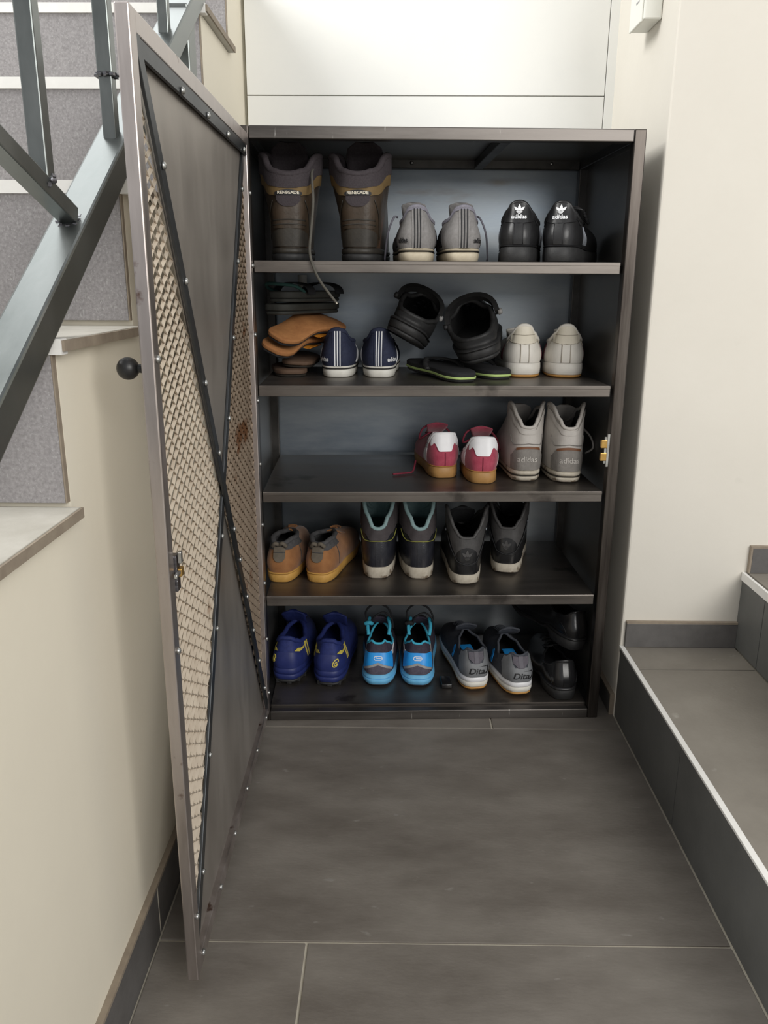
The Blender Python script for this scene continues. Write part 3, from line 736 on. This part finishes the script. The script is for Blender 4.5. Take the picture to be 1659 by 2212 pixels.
# ---------------- leather sneakers (black, white)
def leather(x, y, zi, yaw, label, group, side, um, hm, lining, solelayers, stripe, logo, L=.285, seams=None, emboss=None, wk=1.0):
    s = Shoe('leather_sneaker', label, 'sneaker', group, (x, y, Zs[zi]), yaw, side, L=L, y0=.020, y1=.15,
             w=[(q, v*wk) for q, v in [(0, .034), (.12, .039), (.35, .039), (.68, .048), (.88, .045), (1, .036)]], zs=[(0, .031), (.5, .027), (1, .030)],
             top=[(0, .108), (.09, .105), (.18, .091), (.32, .076), (.55, .068), (.8, .082), (1, .088)], bulge=.007, toe=.040, heelk=.42, ow=[(0, .025), (.1, .033), (.2, .037), (.35, .036), (.7, .026), (1, .015)])
    s.upper(um, lining, rim=.0042)
    s.sole(solelayers)
    tab = s.patch('heel_tab', hm, -.035, .035, lambda u: .0735-.004*math.cos(u/.035*PI/2), lambda u: .1065-.022*(abs(u)/.035)**2.2, 18, 6, .0018)
    if logo:
        s.polys('emblem', logo, trefoil(0, .0855, .017), .0032, parent=tab)
        s.text('adidas', logo, 0, .0765, .0108, bold=.02, off=.0032, parent=tab)
    hs = s.patch('heel_strip', um, -.009, .009, .032, .069, 4, 6, .0014)
    for q in (-1, 1): s.seam('stitching', seams or um, [(q*.009, .032), (q*.0085, .068)], .0008, .0018, parent=hs)
    s.seam('stitching', seams or um, [(-.056, .066), (-.042, .078), (-.034, .073), (0, .0685), (.034, .073), (.042, .078), (.056, .066)], .0009, .0012)
    if emboss: s.seam('stitching', emboss, [(-.026, .088), (0, .0865), (.026, .088)], .0007, .0022, parent=tab)
    for k in range(4 if logo else 3):
        for q in (1, -1):
            u = q*(.092+.011*k); s.strip('side_stripe', stripe, (u, .033), (u+q*-.012, .066), .0014 if logo else .0055)
    s.tongue(um, .155, .078, .115, .104 if logo else .096, .02, .028, .009, .008); s.laces(lining if logo else um, 5, r=.0030)
    if logo:
        for k in range(4): s.loose('lace', lining, [(-.026, .125+.02*k, .094-.005*k), (-.012, .120+.02*k, .105-.005*k), (.012, .120+.02*k, .105-.005*k), (.026, .125+.02*k, .094-.005*k)], .0034, 4)
    return s
bl_sole = [('outsole', black_rub, 0, .9, .0012, .0006), ('sole_edge', black_pr, .9, 1, .0012, .0004)]
leather(.517, .036, 0, 8, 'black leather sneaker with white heel emblem next to the grey sneakers', 'black leather sneakers', -1, black_lea, black_lea, black_fab, bl_sole, silver_pr, white_pr, seams=black_pr)
leather(.592, .038, 0, 22, 'black leather sneaker with white heel emblem nearest the right side of the top shelf', 'black leather sneakers', 1, black_lea, black_lea, black_fab, bl_sole, silver_pr, white_pr, seams=black_pr)
seam_beige = mat('beige_stitching', (.48, .43, .35), None, 40, .7)
wh_sole = [('outsole', gum_or, 0, .18, -.001, .0002), ('cupsole', white_lea, .18, 1, .001, .0012)]
for x, yaw, sd, lb in ((.562, 0, -1, 'worn white leather sneaker beside the black clogs on the second shelf'), (.649, 10, 1, 'worn white leather sneaker nearest the right post on the second shelf')):
    s = leather(x, .168, 1, yaw, lb, 'white leather sneakers', sd, white_lea, white_heel, white_lea, wh_sole, maroon, None, L=.215, seams=seam_beige, emboss=seam_beige, wk=1.07)
    s.polys('emblem', grey_refl, trefoil(.038*sd, .012, .009), .0030)

# ---------------- crimson suede sneakers
def crimson(x, y, yaw, label, side, L):
    s = Shoe('suede_sneaker', label, 'sneaker', 'crimson suede sneakers', (x, y, Zs[2]), yaw, side, L=L, y0=.014, y1=.135, w=[(0, .033), (.12, .036), (.35, .035), (.68, .044), (.88, .040), (1, .032)],
             zs=[(0, .027), (.5, .022), (1, .022)], top=[(0, .095), (.16, .093), (.25, .078), (.34, .062), (.6, .060), (.8, .072), (1, .078)], bulge=.006, toe=.036, ow=[(0, .032), (.15, .036), (.35, .035), (.7, .026), (1, .014)])
    s.upper(crim, crim_dk, rim=.004, rimm=white_clean)
    s.sole([('outsole', gum, 0, .93, .001, .0008), ('sole_edge', gum_or, .93, 1, .0014, .0008)])
    def lo(u):
        a = abs(u)/.034
        return .058+.016*sm(.36, .62, a)-.006*sm(.70, 1, a)
    s.patch('heel_tab', white_clean, -.034, .034, lo, lambda u: .0945-.020*(abs(u)/.034)**3.5, 26, 6, .0018)
    s.seam('stitching', crim_dk, [(0, .028), (0, .056)], .0009, .0008)
    for k in range(3):
        for q in (1, -1): s.strip('side_stripe', white_clean, (q*(.072+.013*k), .030), (q*(.060+.013*k), .060), .007)
    s.tongue(crim, .14, .078, .100, .104, .018, .026, .007, .008); s.laces(crim_dk, 4)
    s.loose('lace', crim_dk, [(.008, .14, .084), (-.010, .115, .098), (-.032, .10, .092), (-.040, .10, .070), (-.026, .12, .070), (.004, .135, .086)], .0022)
    s.loose('lace', crim_dk, [(.0, .14, .086), (.012, .115, .096), (.032, .11, .080), (.043, .115, .05)], .0022)
    return s
s = crimson(.398, .138, -8, 'crimson suede sneaker set further back, its lace trailing on the shelf', -1, .235)
s.loose('lace', crim_dk, [(-.050, .085, .022), (-.058, .065, .006), (-.066, .052, .0028), (-.080, .046, .0028), (-.092, .043, .0028), (-.108, .038, .0028)], .0022)
crimson(.474, .090, 3, 'crimson suede sneaker nearer the shelf edge, next to the grey high-tops', 1, .25)

# ---------------- high-tops
def hightop(nm, x, y, zi, yaw, label, group, side, **K):
    s = Shoe(nm, label, 'sneaker', group, (x, y, Zs[zi]), yaw, side, L=K.get('L', .275), y0=K.get('y0', .006), y1=.150, w=K.get('w', [(0, .033), (.12, .037), (.35, .038), (.68, .046), (.88, .043), (1, .034)]),
             zs=K.get('zs', [(0, .026), (.5, .023), (1, .026)]), top=K['top'], ow=K.get('ow', [(0, .030), (.35, .048), (.7, .040), (1, .016)]), bulge=K.get('bulge', .006), toe=.042, heelk=.4, zb=K.get('zb', [(0, 0), (.7, 0), (1, .008)]))
    return s
for x, y, yaw, sd, lb in ((.570, .104, -3, -1, 'light grey leather high-top beside the crimson sneakers'), (.653, .094, 4, 1, 'light grey leather high-top nearest the right post')):
    s = hightop('high_top_sneaker', x, y, 2, yaw, lb, 'light grey high-tops', sd, top=[(0, .116), (.08, .118), (.20, .134), (.34, .160), (.38, .163), (.55, .146), (.8, .115), (1, .10)], L=.255, ow=[(0, .027), (.35, .0385), (.7, .032), (1, .016)], zb=[(0, .003), (.12, 0), (.7, 0), (1, .008)])
    s.upper(lt_grey, char_fab, rim=.004, rimm=lt_grey)
    s.sole([('outsole', dirty_sole, 0, .46, -.002, .0006), ('foxing_line', boot_toe, .46, .56, .001, .001), ('foxing', dirty_sole, .56, 1, .0012, .0006)])
    s.patch('heel_counter', md_grey, -.048, .048, .027, lambda u: .074-.018*sm(.45, 1, abs(u)/.048), 20, 6, .0016)
    s.patch('piping', brown_tr, -.026, .026, lambda u: .0725-.004*(abs(u)/.026)**2, lambda u: .0775-.004*(abs(u)/.026)**2, 12, 1, .0026)
    s.text('adidas', lt_grey, .002*sd, .045, .0165, bold=.01, off=.0024)
    s.band('collar', lt_grey, -.38, .38, .84, .93, .0016)
    s.seam('stitching', md_grey, [(-.052, .098), (-.046, .085), (-.035, .079), (0, .083), (.035, .079), (.046, .085), (.052, .098)], .0009, .0010)
    s.tongue(lt_grey, .155, .095, .120, .150, .02, .028, .008, .01); s.laces(lt_grey, 5)
    if sd > 0: s.loose('lace', lt_grey, [(sd*.030, .13, .11), (sd*.058, .11, .085), (sd*.066, .10, .06), (sd*.052, .11, .045)], .0022)
for x, y, yaw, sd, lb in ((.2545, .118, -2.5, -1, 'black and dark brown high-top with teal lining beside the brown moccasins'), (.346, .118, 0, 1, 'black and dark brown high-top with teal lining beside the charcoal high-tops')):
    s = hightop('high_top_sneaker', x, y, 3, yaw, lb, 'teal-lined high-tops', sd, top=[(0, .113), (.10, .118), (.2, .140), (.34, .172), (.5, .178), (.8, .13), (1, .11)], ow=[(0, .026), (.2, .037), (.35, .0395), (.7, .033), (1, .016)], bulge=.006, L=.255, zs=[(0, .027), (.5, .023), (1, .026)])
    s.upper(dk_blue_lea, teal_lin, rim=.0045, rimm=teal_lin)
    s.sole([('outsole', dirty_sole, 0, 1, .0, .0012)])
    s.band('collar', dk_brown_nub, -.42, .42, lambda t: .66-.10*sm(.1, .4, t), .985, .0016)
    s.seam('piping', green_pip, [(-.060, .104), (-.045, .089), (-.033, .085), (0, .0865), (.033, .085), (.045, .089), (.060, .104)], .0011, .0024)
    s.patch('heel_seam', dk_blue_lea, -.005, .005, .028, .083, 2, 6, .0014)
    t = s.tongue(teal_lin, .155, .10, .115, .195, .026, .036, .009, .012)
    MB().box(-.012, .012, .104, .106, .178, .186).done('size_label', white_pr, t)
    s.laces(black_fab, 5); s.eyelets(silver_pr, [(sd*.095, .105), (sd*.095, .09)])
for x, y, yaw, sd, lb in ((.446, .076, -2, -1, 'charcoal leather high-top standing near the shelf edge'), (.540, .150, 12, 1, 'charcoal leather high-top set further back, rightmost on its shelf')):
    s = hightop('high_top_sneaker', x, y, 3, yaw, lb, 'charcoal high-tops', sd, top=[(0, .106), (.07, .107), (.16, .122), (.27, .146), (.36, .162), (.42, .164), (.6, .14), (.8, .115), (1, .10)], ow=[(0, .034), (.15, .043), (.35, .0475), (.7, .036), (1, .016)], bulge=.004, L=.25 if sd > 0 else .27, zb=[(0, .005), (.1, 0), (.7, 0), (1, .008)])
    s.upper(black_lea, black_fab, rim=.004, rimm=char_lea)
    s.sole([('outsole', dirty_sole, 0, 1, .0, .0012)])
    s.band('collar', char_lea, -.38, .38, lambda t: .36+.40*sm(.03, .32, t), .985, .0014)
    s.seam('stitching', black_pr, [(-.060, .110), (-.040, .080), (-.020, .055), (0, .048), (.020, .055), (.040, .080), (.060, .110)], .0012, .0018)
    e = s.patch('heel_badge', black_gloss, -.024, .024, lambda u: .064-.009*math.sqrt(max(0, 1-(u/.024)**2)), lambda u: .064+.022*math.sqrt(max(0, 1-(u/.024)**2)), 18, 5, .0024)
    s.polys('emblem', char_lea, trefoil(0, .0605, .020), .0040, parent=e)
    s.patch('heel_counter', black_gloss, -.022, .022, .030, lambda u: .047+.002*abs(u/.022), 8, 4, .0012)
    s.tongue(black_fab, .155, .10, .105, .150, .02, .030, .009, .010); s.laces(black_fab, 5); s.eyelets(silver_pr, [(.078, .112), (-.078, .112)])

# ---------------- moccasins
for x, y, yaw, sd, lb in ((.040, .088, 3, -1, 'brown suede moccasin with yellow sole nearest the hinge side'), (.122, .088, 12, 1, 'brown suede moccasin with yellow sole turned towards the black high-tops')):
    s = Shoe('moccasin', lb, 'shoe', 'brown moccasins', (x, y, Zs[3]), yaw, sd, L=.27, y0=.014, y1=.13, w=[(0, .034), (.12, .0375), (.35, .038), (.68, .048), (.88, .044), (1, .036)],
             zs=[(0, .023), (.5, .021), (1, .023)], top=[(0, .084), (.12, .086), (.3, .090), (.5, .088), (.8, .084), (1, .082)], bulge=.010, toe=.042, ow=[(0, .022), (.35, .027), (.7, .022), (1, .012)])
    s.upper(moc_br, char_fab, rim=.0055, rimm=char_fab)
    s.sole([('outsole', crepe, 0, .84, .0, .0012), ('welt', crepe, .84, 1, .0022, .0018)])
    s.band('collar', char_fab, -.5, .5, lambda t: .78-.05*sm(.05, .2, t), 1, .0018)
    p = s.patch('pull_tab', olive, -.012, .012, lambda u: .047+.008*(abs(u)/.012)**3, .0785, 8, 5, .0032)
    s.seam('stitching', char_fab, [(-.012, .066), (.012, .066)], .0008, .0040, parent=p)
    MB().tube(smooth_path([(-.015, .010, .080), (-.008, .004, .088), (.0, .008, .0845), (.008, .004, .089), (.015, .010, .080)], 4), .0045, 7).done('pull_loop', olive, s.root, True)
    s.seam('stitching', char_fab, [(sd*.06, .076), (sd*.075, .055), (sd*.08, .03)], .0008, .001); s.seam('stitching', char_fab, [(-sd*.06, .076), (-sd*.075, .055), (-sd*.08, .03)], .0008, .001)
    s.tongue(moc_br, .16, .072, .125, .084, .022, .020, .006, .010); s.laces(moc_br, 2, .9, .8)

# ---------------- deep blue sports shoes
for x, y, yaw, sd, lb in ((.042, .120, 5, -1, 'deep blue sports shoe with yellow marks closest to the door hinge'), (.140, .108, 6, 1, 'deep blue sports shoe with yellow marks beside the bright blue running shoes')):
    s = Shoe('sports_shoe', lb, 'sneaker', 'deep blue sports shoes', (x, y, Zs[4]), yaw, sd, L=.262, y0=.016, y1=.14, w=[(0, .037), (.12, .041), (.35, .040), (.68, .047), (.88, .043), (1, .034)],
             zs=[(0, .040), (.5, .034), (1, .030)], top=[(0, .108), (.08, .107), (.18, .099), (.32, .090), (.5, .088), (.8, .10), (1, .106)], bulge=.006, toe=.040, ow=[(0, .026), (.2, .030), (.35, .031), (.7, .025), (1, .015)])
    s.upper(navy_sp, navy_sp, rim=.0055)
    s.sole([('outsole', black_rub, .06, .26, -.001, .001), ('midsole', navy_rub, .26, .62, .001, .003), ('midsole_rib', navy_rub, .62, 1, .002, .001)])
    st_ = MB()
    for k in range(s.NT):
        if k % 3 == 0:
            p = s.B(s.ths[k], .12)+s.nB(s.ths[k])*-.005; st_.box(p.x-.0055, p.x+.0055, p.y-.0045, p.y+.0045, .0004, .011, .0008)
    st_.done('stud_edge', black_rub, s.root, True, auto=40)['kind'] = 'stuff'
    s.patch('heel_counter', navy_rub, -.052, .052, .041, lambda u: .074+.004*math.cos(u/.052*PI), 16, 5, .0014)
    q = 1
    s.polys('emblem', yellow_pr, ringpoly(.018*sd if sd > 0 else -.030, .060, .0062, .0100, .0022, -.5, .5, 2*PI)+ringpoly(.018*sd if sd > 0 else -.030, .0585, .0030, .0046, .0014, -.5, 0, 2*PI), .0030)
    for q in (1, -1):
        s.polys('side_mark', yellow_pr, [[(q*.020, .0785), (q*.038, .0730), (q*.058, .0735), (q*.058, .0775), (q*.042, .0785), (q*.032, .0815)], [(q*.058, .0745), (q*.078, .082), (q*.076, .085), (q*.058, .0765)]], .0024)
        s.strip('side_mark', yellow_pr, (q*.064, .088), (q*.082, .048), .0035); s.strip('side_mark', yellow_pr, (q*.076, .088), (q*.094, .046), .0035)
    s.tongue(navy_sp, .16, .088, .105, .140, .024, .030, .010, .010); s.laces(navy_rub, 6)

# ---------------- bright blue running shoes
grey_dk = mat('violet_grey_mesh', (.075, .065, .095), (.11, .098, .135), 200, .8, bump=.3, bscale=500)
for x, y, yaw, sd, lb in ((.255, .108, 0, -1, 'bright blue and black running shoe beside the deep blue sports shoes'), (.345, .108, 4, 1, 'bright blue and black running shoe beside the grey court shoes')):
    s = Shoe('running_shoe', lb, 'sneaker', 'bright blue running shoes', (x, y, Zs[4]), yaw, sd, L=.27, y0=.022, y1=.14, w=[(0, .036), (.12, .041), (.35, .038), (.68, .047), (.88, .043), (1, .034)],
             zs=[(0, .032), (.5, .030), (1, .030)], zb=[(0, .003), (.08, 0), (.7, 0), (1, .012)], top=[(0, .099), (.05, .100), (.12, .106), (.2, .098), (.38, .084), (.6, .086), (.8, .10), (1, .105)], bulge=.002, toe=.038, ow=[(0, .026), (.2, .030), (.35, .031), (.7, .026), (1, .016)])
    s.upper(run_dk, black_fab, rim=.0028, rimm=run_cyan)
    s.sole([('outsole', boot_pad, 0, .10, -.004, -.002), ('midsole', run_mid, .10, .62, .0, .004), ('midsole_rib', run_mid, .62, 1, .003, -.001)])
    s.patch('heel_counter', grey_dk, -.036, .036, .033, lambda u: .055-.012*(abs(u)/.036)**1.2, 14, 4, .0012)
    s.patch('chevron', grey_refl, -.040, .040, lambda u: .0540-.016*(abs(u)/.040)**1.15, lambda u: .0592-.004*(abs(u)/.04)-.012*(abs(u)/.040)**1.15, 20, 2, .0022)
    bb = s.patch('heel_band', run_blue, -.046, .046, lambda u: .0592-.016*(abs(u)/.040)**1.15, lambda u: .0795-.006*(abs(u)/.046)**2, 20, 5, .0018)
    def rr(cx, cz, hw, hh, wd):
        o = [(cx-hw, cz-hh*.4), (cx-hw, cz+hh*.4), (cx-hw*.7, cz+hh), (cx+hw*.7, cz+hh), (cx+hw, cz+hh*.4), (cx+hw, cz-hh*.4), (cx+hw*.7, cz-hh), (cx-hw*.7, cz-hh)]
        i_ = [(cx+(a-cx)*(1-wd/hw), cz+(b-cz)*(1-wd/hh)) for a, b in o]
        return [[o[k], o[(k+1) % 8], i_[(k+1) % 8], i_[k]] for k in range(8)]
    s.polys('emblem', white_pr, rr(0, .0680, .0100, .0044, .0014)+[[(-.004, .0673), (.0085, .0673), (.0085, .0687), (-.004, .0687)], [(-.004, .0687), (-.0026, .0687), (-.0026, .0703), (-.004, .0703)]], .0030, parent=bb)
    for q in (1, -1):
        pts = [(.042, .074), (.054, .068), (.066, .078), (.072, .094)]
        for a, b in zip(pts, pts[1:]): s.strip('side_mark', white_clean if q*sd < 0 else grey_refl, (q*a[0], a[1]), (q*b[0], b[1]), .0055)
        s.loose('collar_lining', run_cyan, [(q*.0235, .070, .100), (q*.026, .09, .115), (q*.022, .11, .126)], .0042, 6)
    s.loose('lace', black_fab, [(-.026, .10, .118), (-.030, .09, .150), (-.008, .085, .172), (.020, .09, .160), (.032, .10, .130), (.024, .12, .112)], .0024)
    s.loose('lace', black_fab, [(-.020, .10, .112), (-.010, .08, .140), (.012, .085, .150), (.030, .09, .132), (.034, .10, .104)], .0022)
    s.loose('lace_knot', run_cyan if sd < 0 else black_fab, [(-.032, .088, .120), (-.022, .084, .124), (-.016, .09, .119)], .005, 4)
    s.tongue(run_dk, .16, .092, .120, .125, .022, .026, .009, .010); s.laces(black_fab, 5)

# ---------------- grey court shoes
for x, y, yaw, sd, lb in ((.480, .094, -9, -1, 'grey court shoe with white midsole next to the blue running shoes'), (.577, .072, -8, 1, 'grey court shoe with white midsole next to the black dress shoes')):
    s = Shoe('court_shoe', lb, 'sneaker', 'grey court shoes', (x, y, Zs[4]), yaw, sd, L=.275, y0=.020, y1=.14, w=[(0, .035), (.12, .0385), (.35, .037), (.68, .046), (.88, .042), (1, .034)],
             zs=[(0, .036), (.5, .030), (1, .029)], zb=[(0, .003), (.08, 0), (.7, 0), (1, .010)], top=[(0, .090), (.06, .093), (.13, .096), (.25, .084), (.45, .074), (.7, .086), (1, .094)], bulge=.005, toe=.038)
    s.upper(hok_dk, black_fab, rim=.0030, rimm=hok_dk)
    s.sole([('outsole', gum_or, 0, .22, -.002, 0), ('midsole', white_rub, .22, .60, .0010, .002), ('midsole_rib', white_clean, .60, 1, .0022, .001)])
    s.patch('heel_overlay', hok_gr, -.056, .056, .0345, lambda u: .066+.026*(sm(.30, .44, abs(u)/.05))-.022*sm(.62, 1, abs(u)/.056), 32, 6, .0018)
    nt = s.patch('heel_notch', hok_pl, -.0165, .0165, lambda u: .064+.010*sm(.3, 1, abs(u)/.0165), .089, 10, 4, .0026)
    s.strip('pull_tab', mat('notch_tab', (.15, .14, .165), None, 60, .7), (0, .065), (0, .090), .010, 6, .0038, parent=nt)
    s.text('Dita', black_pr, -.002, .0445, .0165, shear=.25, bold=.015, off=.0030, sx=1.25)
    s.polys('emblem', black_pr, [[(.014, .044), (.022, .0475), (.026, .053), (.0245, .0575), (.017, .0585), (.004, .0585), (.016, .0598), (.0265, .0590), (.0290, .0535), (.0255, .0475), (.0195, .0440)]], .0030)
    for q in (1, -1): s.polys('side_mark', run_blue if q*sd > 0 or True else hok_gr, [[(q*.112, .050), (q*.108, .062), (q*.114, .070), (q*.122, .066), (q*.118, .054), (q*.128, .044), (q*.118, .042)]], .0022)
    MB().box(-.014, .014, .05, .12, .058, .061, .001).done('insole', run_blue, s.root, True, auto=40)
    s.tongue(hok_dk, .16, .085, .115, .118, .022, .027, .009, .010); s.laces(hok_dk, 5)

# ---------------- dress shoes (one standing, one lying on top of it)
def dress(label, loc, yaw, side, rot=(0, 0)):
    s = Shoe('dress_shoe', label, 'shoe', 'black dress shoes', loc, yaw, side, rot, L=.285, y0=.016, y1=.13, w=[(0, .034), (.12, .037), (.35, .034), (.68, .046), (.88, .040), (1, .028)],
             zs=[(0, .031), (.25, .030), (.42, .016), (.75, .012), (1, .018)], zb=[(0, 0), (.26, 0), (.30, .017), (.42, .010), (.7, .0), (1, .010)], top=[(0, .088), (.1, .086), (.3, .070), (.55, .062), (.8, .070), (1, .078)], bulge=.006, toe=.034)
    s.upper(black_gloss, black_fab, rim=.0028)
    s.sole([('outsole', black_rub, 0, .78, .0, .0016), ('welt', black_lea, .78, 1, .003, .002)])
    s.patch('heel_strip', black_gloss, -.006, .006, .033, .083, 3, 6, .0012)
    s.seam('stitching', black_pr, [(-.055, .055), (-.042, .046), (-.035, .034)], .0008, .0006); s.seam('stitching', black_pr, [(.055, .055), (.042, .046), (.035, .034)], .0008, .0006)
    s.tongue(black_gloss, .15, .068, .10, .090, .022, .026, .004, .010); s.laces(black_fab, 3)
dress('polished black dress shoe standing on the cabinet floor under its mate', (.672, .056, Zs[4]), -3, 1)
dress('polished black dress shoe lying across the top of its mate', (.704, .100, .1265), -22, -1, (3, 5))

# ---------------- clogs
def clog(label, loc, yaw, side, rot, swing):
    s = Shoe('clog', label, 'clog', 'black rubber clogs', loc, yaw, side, rot, L=.265, y0=.010, y1=.135, w=[(0, .038), (.12, .042), (.35, .042), (.68, .053), (.88, .050), (1, .042)],
             zs=[(0, .032), (.5, .026), (1, .026)], top=[(0, .048), (.2, .050), (.45, .060), (.7, .088), (1, .108)], bulge=.004, toe=.055, ow=[(0, .034), (.35, .041), (.7, .046), (1, .034)], vamp=.004)
    s.upper(black_rub, black_rub, rim=.005, depth=.12)
    s.sole([('outsole', black_rub, 0, .28, .0, .002), ('midsole', black_rub, .28, .8, .003, .004), ('sole_rim', black_rub, .8, 1, .006, .004)])
    # heel strap: a loop pivoting at the two side rivets
    a = math.radians(swing); pts = []
    for k in range(13):
        t = PI*k/12; x = -.049*math.cos(t); r = .054*math.sin(t)**.8
        pts.append(Vector((x, .088+r*math.cos(a), .074+r*math.sin(a))))
    st = MB(); rows = []
    for i, p in enumerate(pts):
        d = (pts[min(12, i+1)]-pts[max(0, i-1)]).normalized(); out = Vector((0, math.cos(a), math.sin(a))); ax = Vector((1, 0, 0))
        nrm = (p-Vector((0, .088, .074))).normalized() if (p-Vector((0, .088, .074))).length > .01 else ax
        b2 = d.cross(nrm).normalized(); hw = .007+.002*abs(math.cos(PI*i/12)); th = .0048
        rows.append([p+b2*hw+nrm*th, p+b2*hw-nrm*th, p-b2*hw-nrm*th, p-b2*hw+nrm*th])
    st.grid(rows, True, True, True); st.done('heel_strap', black_rub, s.root, True, auto=50)
    for q in (-1, 1): MB().lathe([(.001, .0585), (.005, .058), (.0065, .0555), (.0065, .050)] if q > 0 else [(.0065, -.050), (.0065, -.0555), (.005, -.058), (.001, -.0585)], (0, .088, .074), 'x', 14).done('rivet', grey_refl if q > 0 else black_rub, s.root, True)
    hm = MB()
    for (xx, yy) in ((-.018, .17), (.0, .18), (.018, .17), (-.024, .195), (-.008, .203), (.010, .203), (.026, .195), (-.014, .222), (.004, .226), (.02, .222)):
        # raised vent collars on the vamp
        best = None
        for th in (PI-.001,):
            v = min((j/40 for j in range(41)), key=lambda v: abs(s.S(th, v).y-yy)); best = s.S(th, v)
        hm.lathe([(.0055, best.z-.006), (.0058, best.z+.0008-abs(xx)*.12), (.0035, best.z+.0010-abs(xx)*.12), (.003, best.z-.003)], (xx, yy, 0), 'z', 10)
    hm.done('vent_holes', black_fab, s.root, True)
    return s
clog('black rubber clog propped up tilted next to the navy sneakers', (.301, .122, .815), 5, -1, (-7, 27), 48)
clog('black rubber clog tilted towards the worn white sneakers, above the flip-flops', (.466, .112, .7640), 8, 1, (7, -17), 50).root.scale = (1.10, 1.04, 1.02)

# ---------------- flip-flops and slippers
def slab(s, name, m, z0, z1, off, arch, parent=None, e=.002):
    rows = []
    for zz, of in ((z0, off-e), (z0+e, off), (z1-e, off), (z1, off-e*1.5)):
        rows.append([Vector((s.B(th).x, s.B(th).y, zz+arch(s.B(th).y/s.P['L'])))+s.nB(th)*of for th in s.ths])
    o = MB(); V = o.grid(rows, True)
    for Vr, fl in ((V[0], 1), (V[-1], 0)):   # cap with quads across the footprint
        n = len(Vr)
        for i in range(n//2-1):
            q = [Vr[(i) % n], Vr[(i+1) % n], Vr[(n-2-i) % n], Vr[(n-1-i) % n]]
            try: o.b.faces.new(q)
            except ValueError: pass
    return o.done(name, m, parent or s.root, True, recalc=True, auto=50)
def strapband(s, name, m, y0, y1, hw, zt, hgt, arch, th=.0025, n=12, skew=0):
    rows = []
    for i in range(n+1):
        t = PI*i/n; x = -hw*math.cos(t); z = zt+hgt*max(0, math.sin(t))**.7
        sk = skew*(i/n-.5)
        a = Vector((x, y0+sk, z+arch(y0/s.P['L']))); b = Vector((x, y1+sk, z+arch(y1/s.P['L']))); nr = Vector((-math.cos(t), 0, math.sin(t)))
        rows.append([a, b, b+nr*th, a+nr*th])
    o = MB(); o.grid(rows, True, True, True); return o.done(name, m, s.root, True, auto=50)
def slipper(nm, label, cat, group, loc, yaw, side, rot, fb, sole_m, strap_m, thick, arch, hgt=.03, bands=((.135, .20),), L=.265, extra=None, w=None):
    s = Shoe(nm, label, cat, group, loc, yaw, side, rot, L=L, w=w or [(0, .036), (.12, .040), (.38, .036), (.70, .049), (.88, .045), (1, .036)])
    slab(s, 'outsole', sole_m, 0, thick*.35, -.002, arch); slab(s, 'footbed', fb, thick*.35+.0002, thick, 0, arch)
    if extra: slab(s, 'stripe', extra, thick*.30, thick*.55, .0009, arch, e=.0008)
    for y0, y1 in bands: strapband(s, 'strap', strap_m, y0, y1, .045, thick*.7, hgt, arch)
    return s
flat = lambda q: 0
arch1 = lambda q: .020*sm(.18, .55, q)-.008*sm(.75, 1, q)
arch2 = lambda q: .012*math.sin(PI*min(1, max(0, (q-.1)/.8)))**2
Z2 = Zs[1]
slipper('slipper', 'flat brown slipper at the bottom of the stack', 'slipper', 'stacked slippers', (.070, .150, Z2), -6, 1, (0, 0), brown_fb, boot_toe, brown_fb, .016, flat, hgt=.004, L=.20, bands=())
slipper('slipper', 'flat brown slipper second from the bottom of the stack', 'slipper', 'stacked slippers', (.078, .172, Z2+.0175), -2, -1, (2, 3), brown_fb, boot_toe, brown_fb, .014, flat, hgt=.004, L=.19, bands=())
for k, lb in ((0, 'lower of two stacked orange-brown cork slippers with orange strap'), (1, 'upper of two stacked orange-brown cork slippers with orange strap')):
    s = slipper('slipper', lb, 'slipper', 'stacked slippers', (.028+.010*k, .118, Z2+.051+.025*k), 20+12*k, 1, (3, 24), cork, black_fab, orange_st, .015, arch1, L=.215, bands=())
    strapband(s, 'strap', orange_st, .10, .150, .040, .003, -.0085, arch1)
for dz, lb, dx in ((.128, 'dark strappy sandal lying on the orange slippers', 0), (.153, 'dark strappy sandal lying on top of the whole stack', .008)):
    s = slipper('sandal', lb, 'sandal', 'dark strappy sandals', (.036+dx, .135, Z2+dz+.0005), 30, -1 if dx else 1, (0, 0), olive_fb, olive_fb, black_fab, .022, flat, hgt=.006 if not dx else .022, bands=((.05, .075), (.15, .18)) if dx else (), L=.215)
    if dx:
        s.loose('heel_strap', teal_edge, [(-.036, .05, .020), (-.034, .02, .028), (-.02, -.002, .036), (.01, -.004, .036), (.034, .02, .032), (.036, .05, .020)], .0035)
def flipflop(label, loc, yaw, side, rot=(0, 0)):
    s = slipper('flip_flop', label, 'flip-flop', 'black flip-flops', loc, yaw, side, rot, black_fab, black_rub, black_fab, .020, flat, bands=(), L=.265, extra=lime_st)
    for q in (-1, 1): s.loose('strap', black_rub, [(q*.040, .105, .016), (q*.036, .13, .026), (q*.018, .165, .030), (0, .195, .028)], .0055, 6, flat=.6)
    s.loose('toe_post', black_rub, [(0, .195, .030), (0, .197, .019)], .004, 3)
    return s
flipflop('black flip-flop with lime edge stripe lying in front of the clogs', (.432, .070, Z2), -21, -1, (1.5, 0))
flipflop('black flip-flop with lime edge stripe tucked under the leaning clog', (.512, .128, Z2), -21, 1)
pch = MB().box(-.013, .013, -.022, .022, 0, .012, .003).done('glossy_pouch', black_gloss, None, True, auto=50)
pch.location = (.412, .125, Zs[4]); pch.rotation_euler = (0, 0, .05); tag(pch, 'small glossy black pouch lying between the blue and grey shoes', 'pouch')
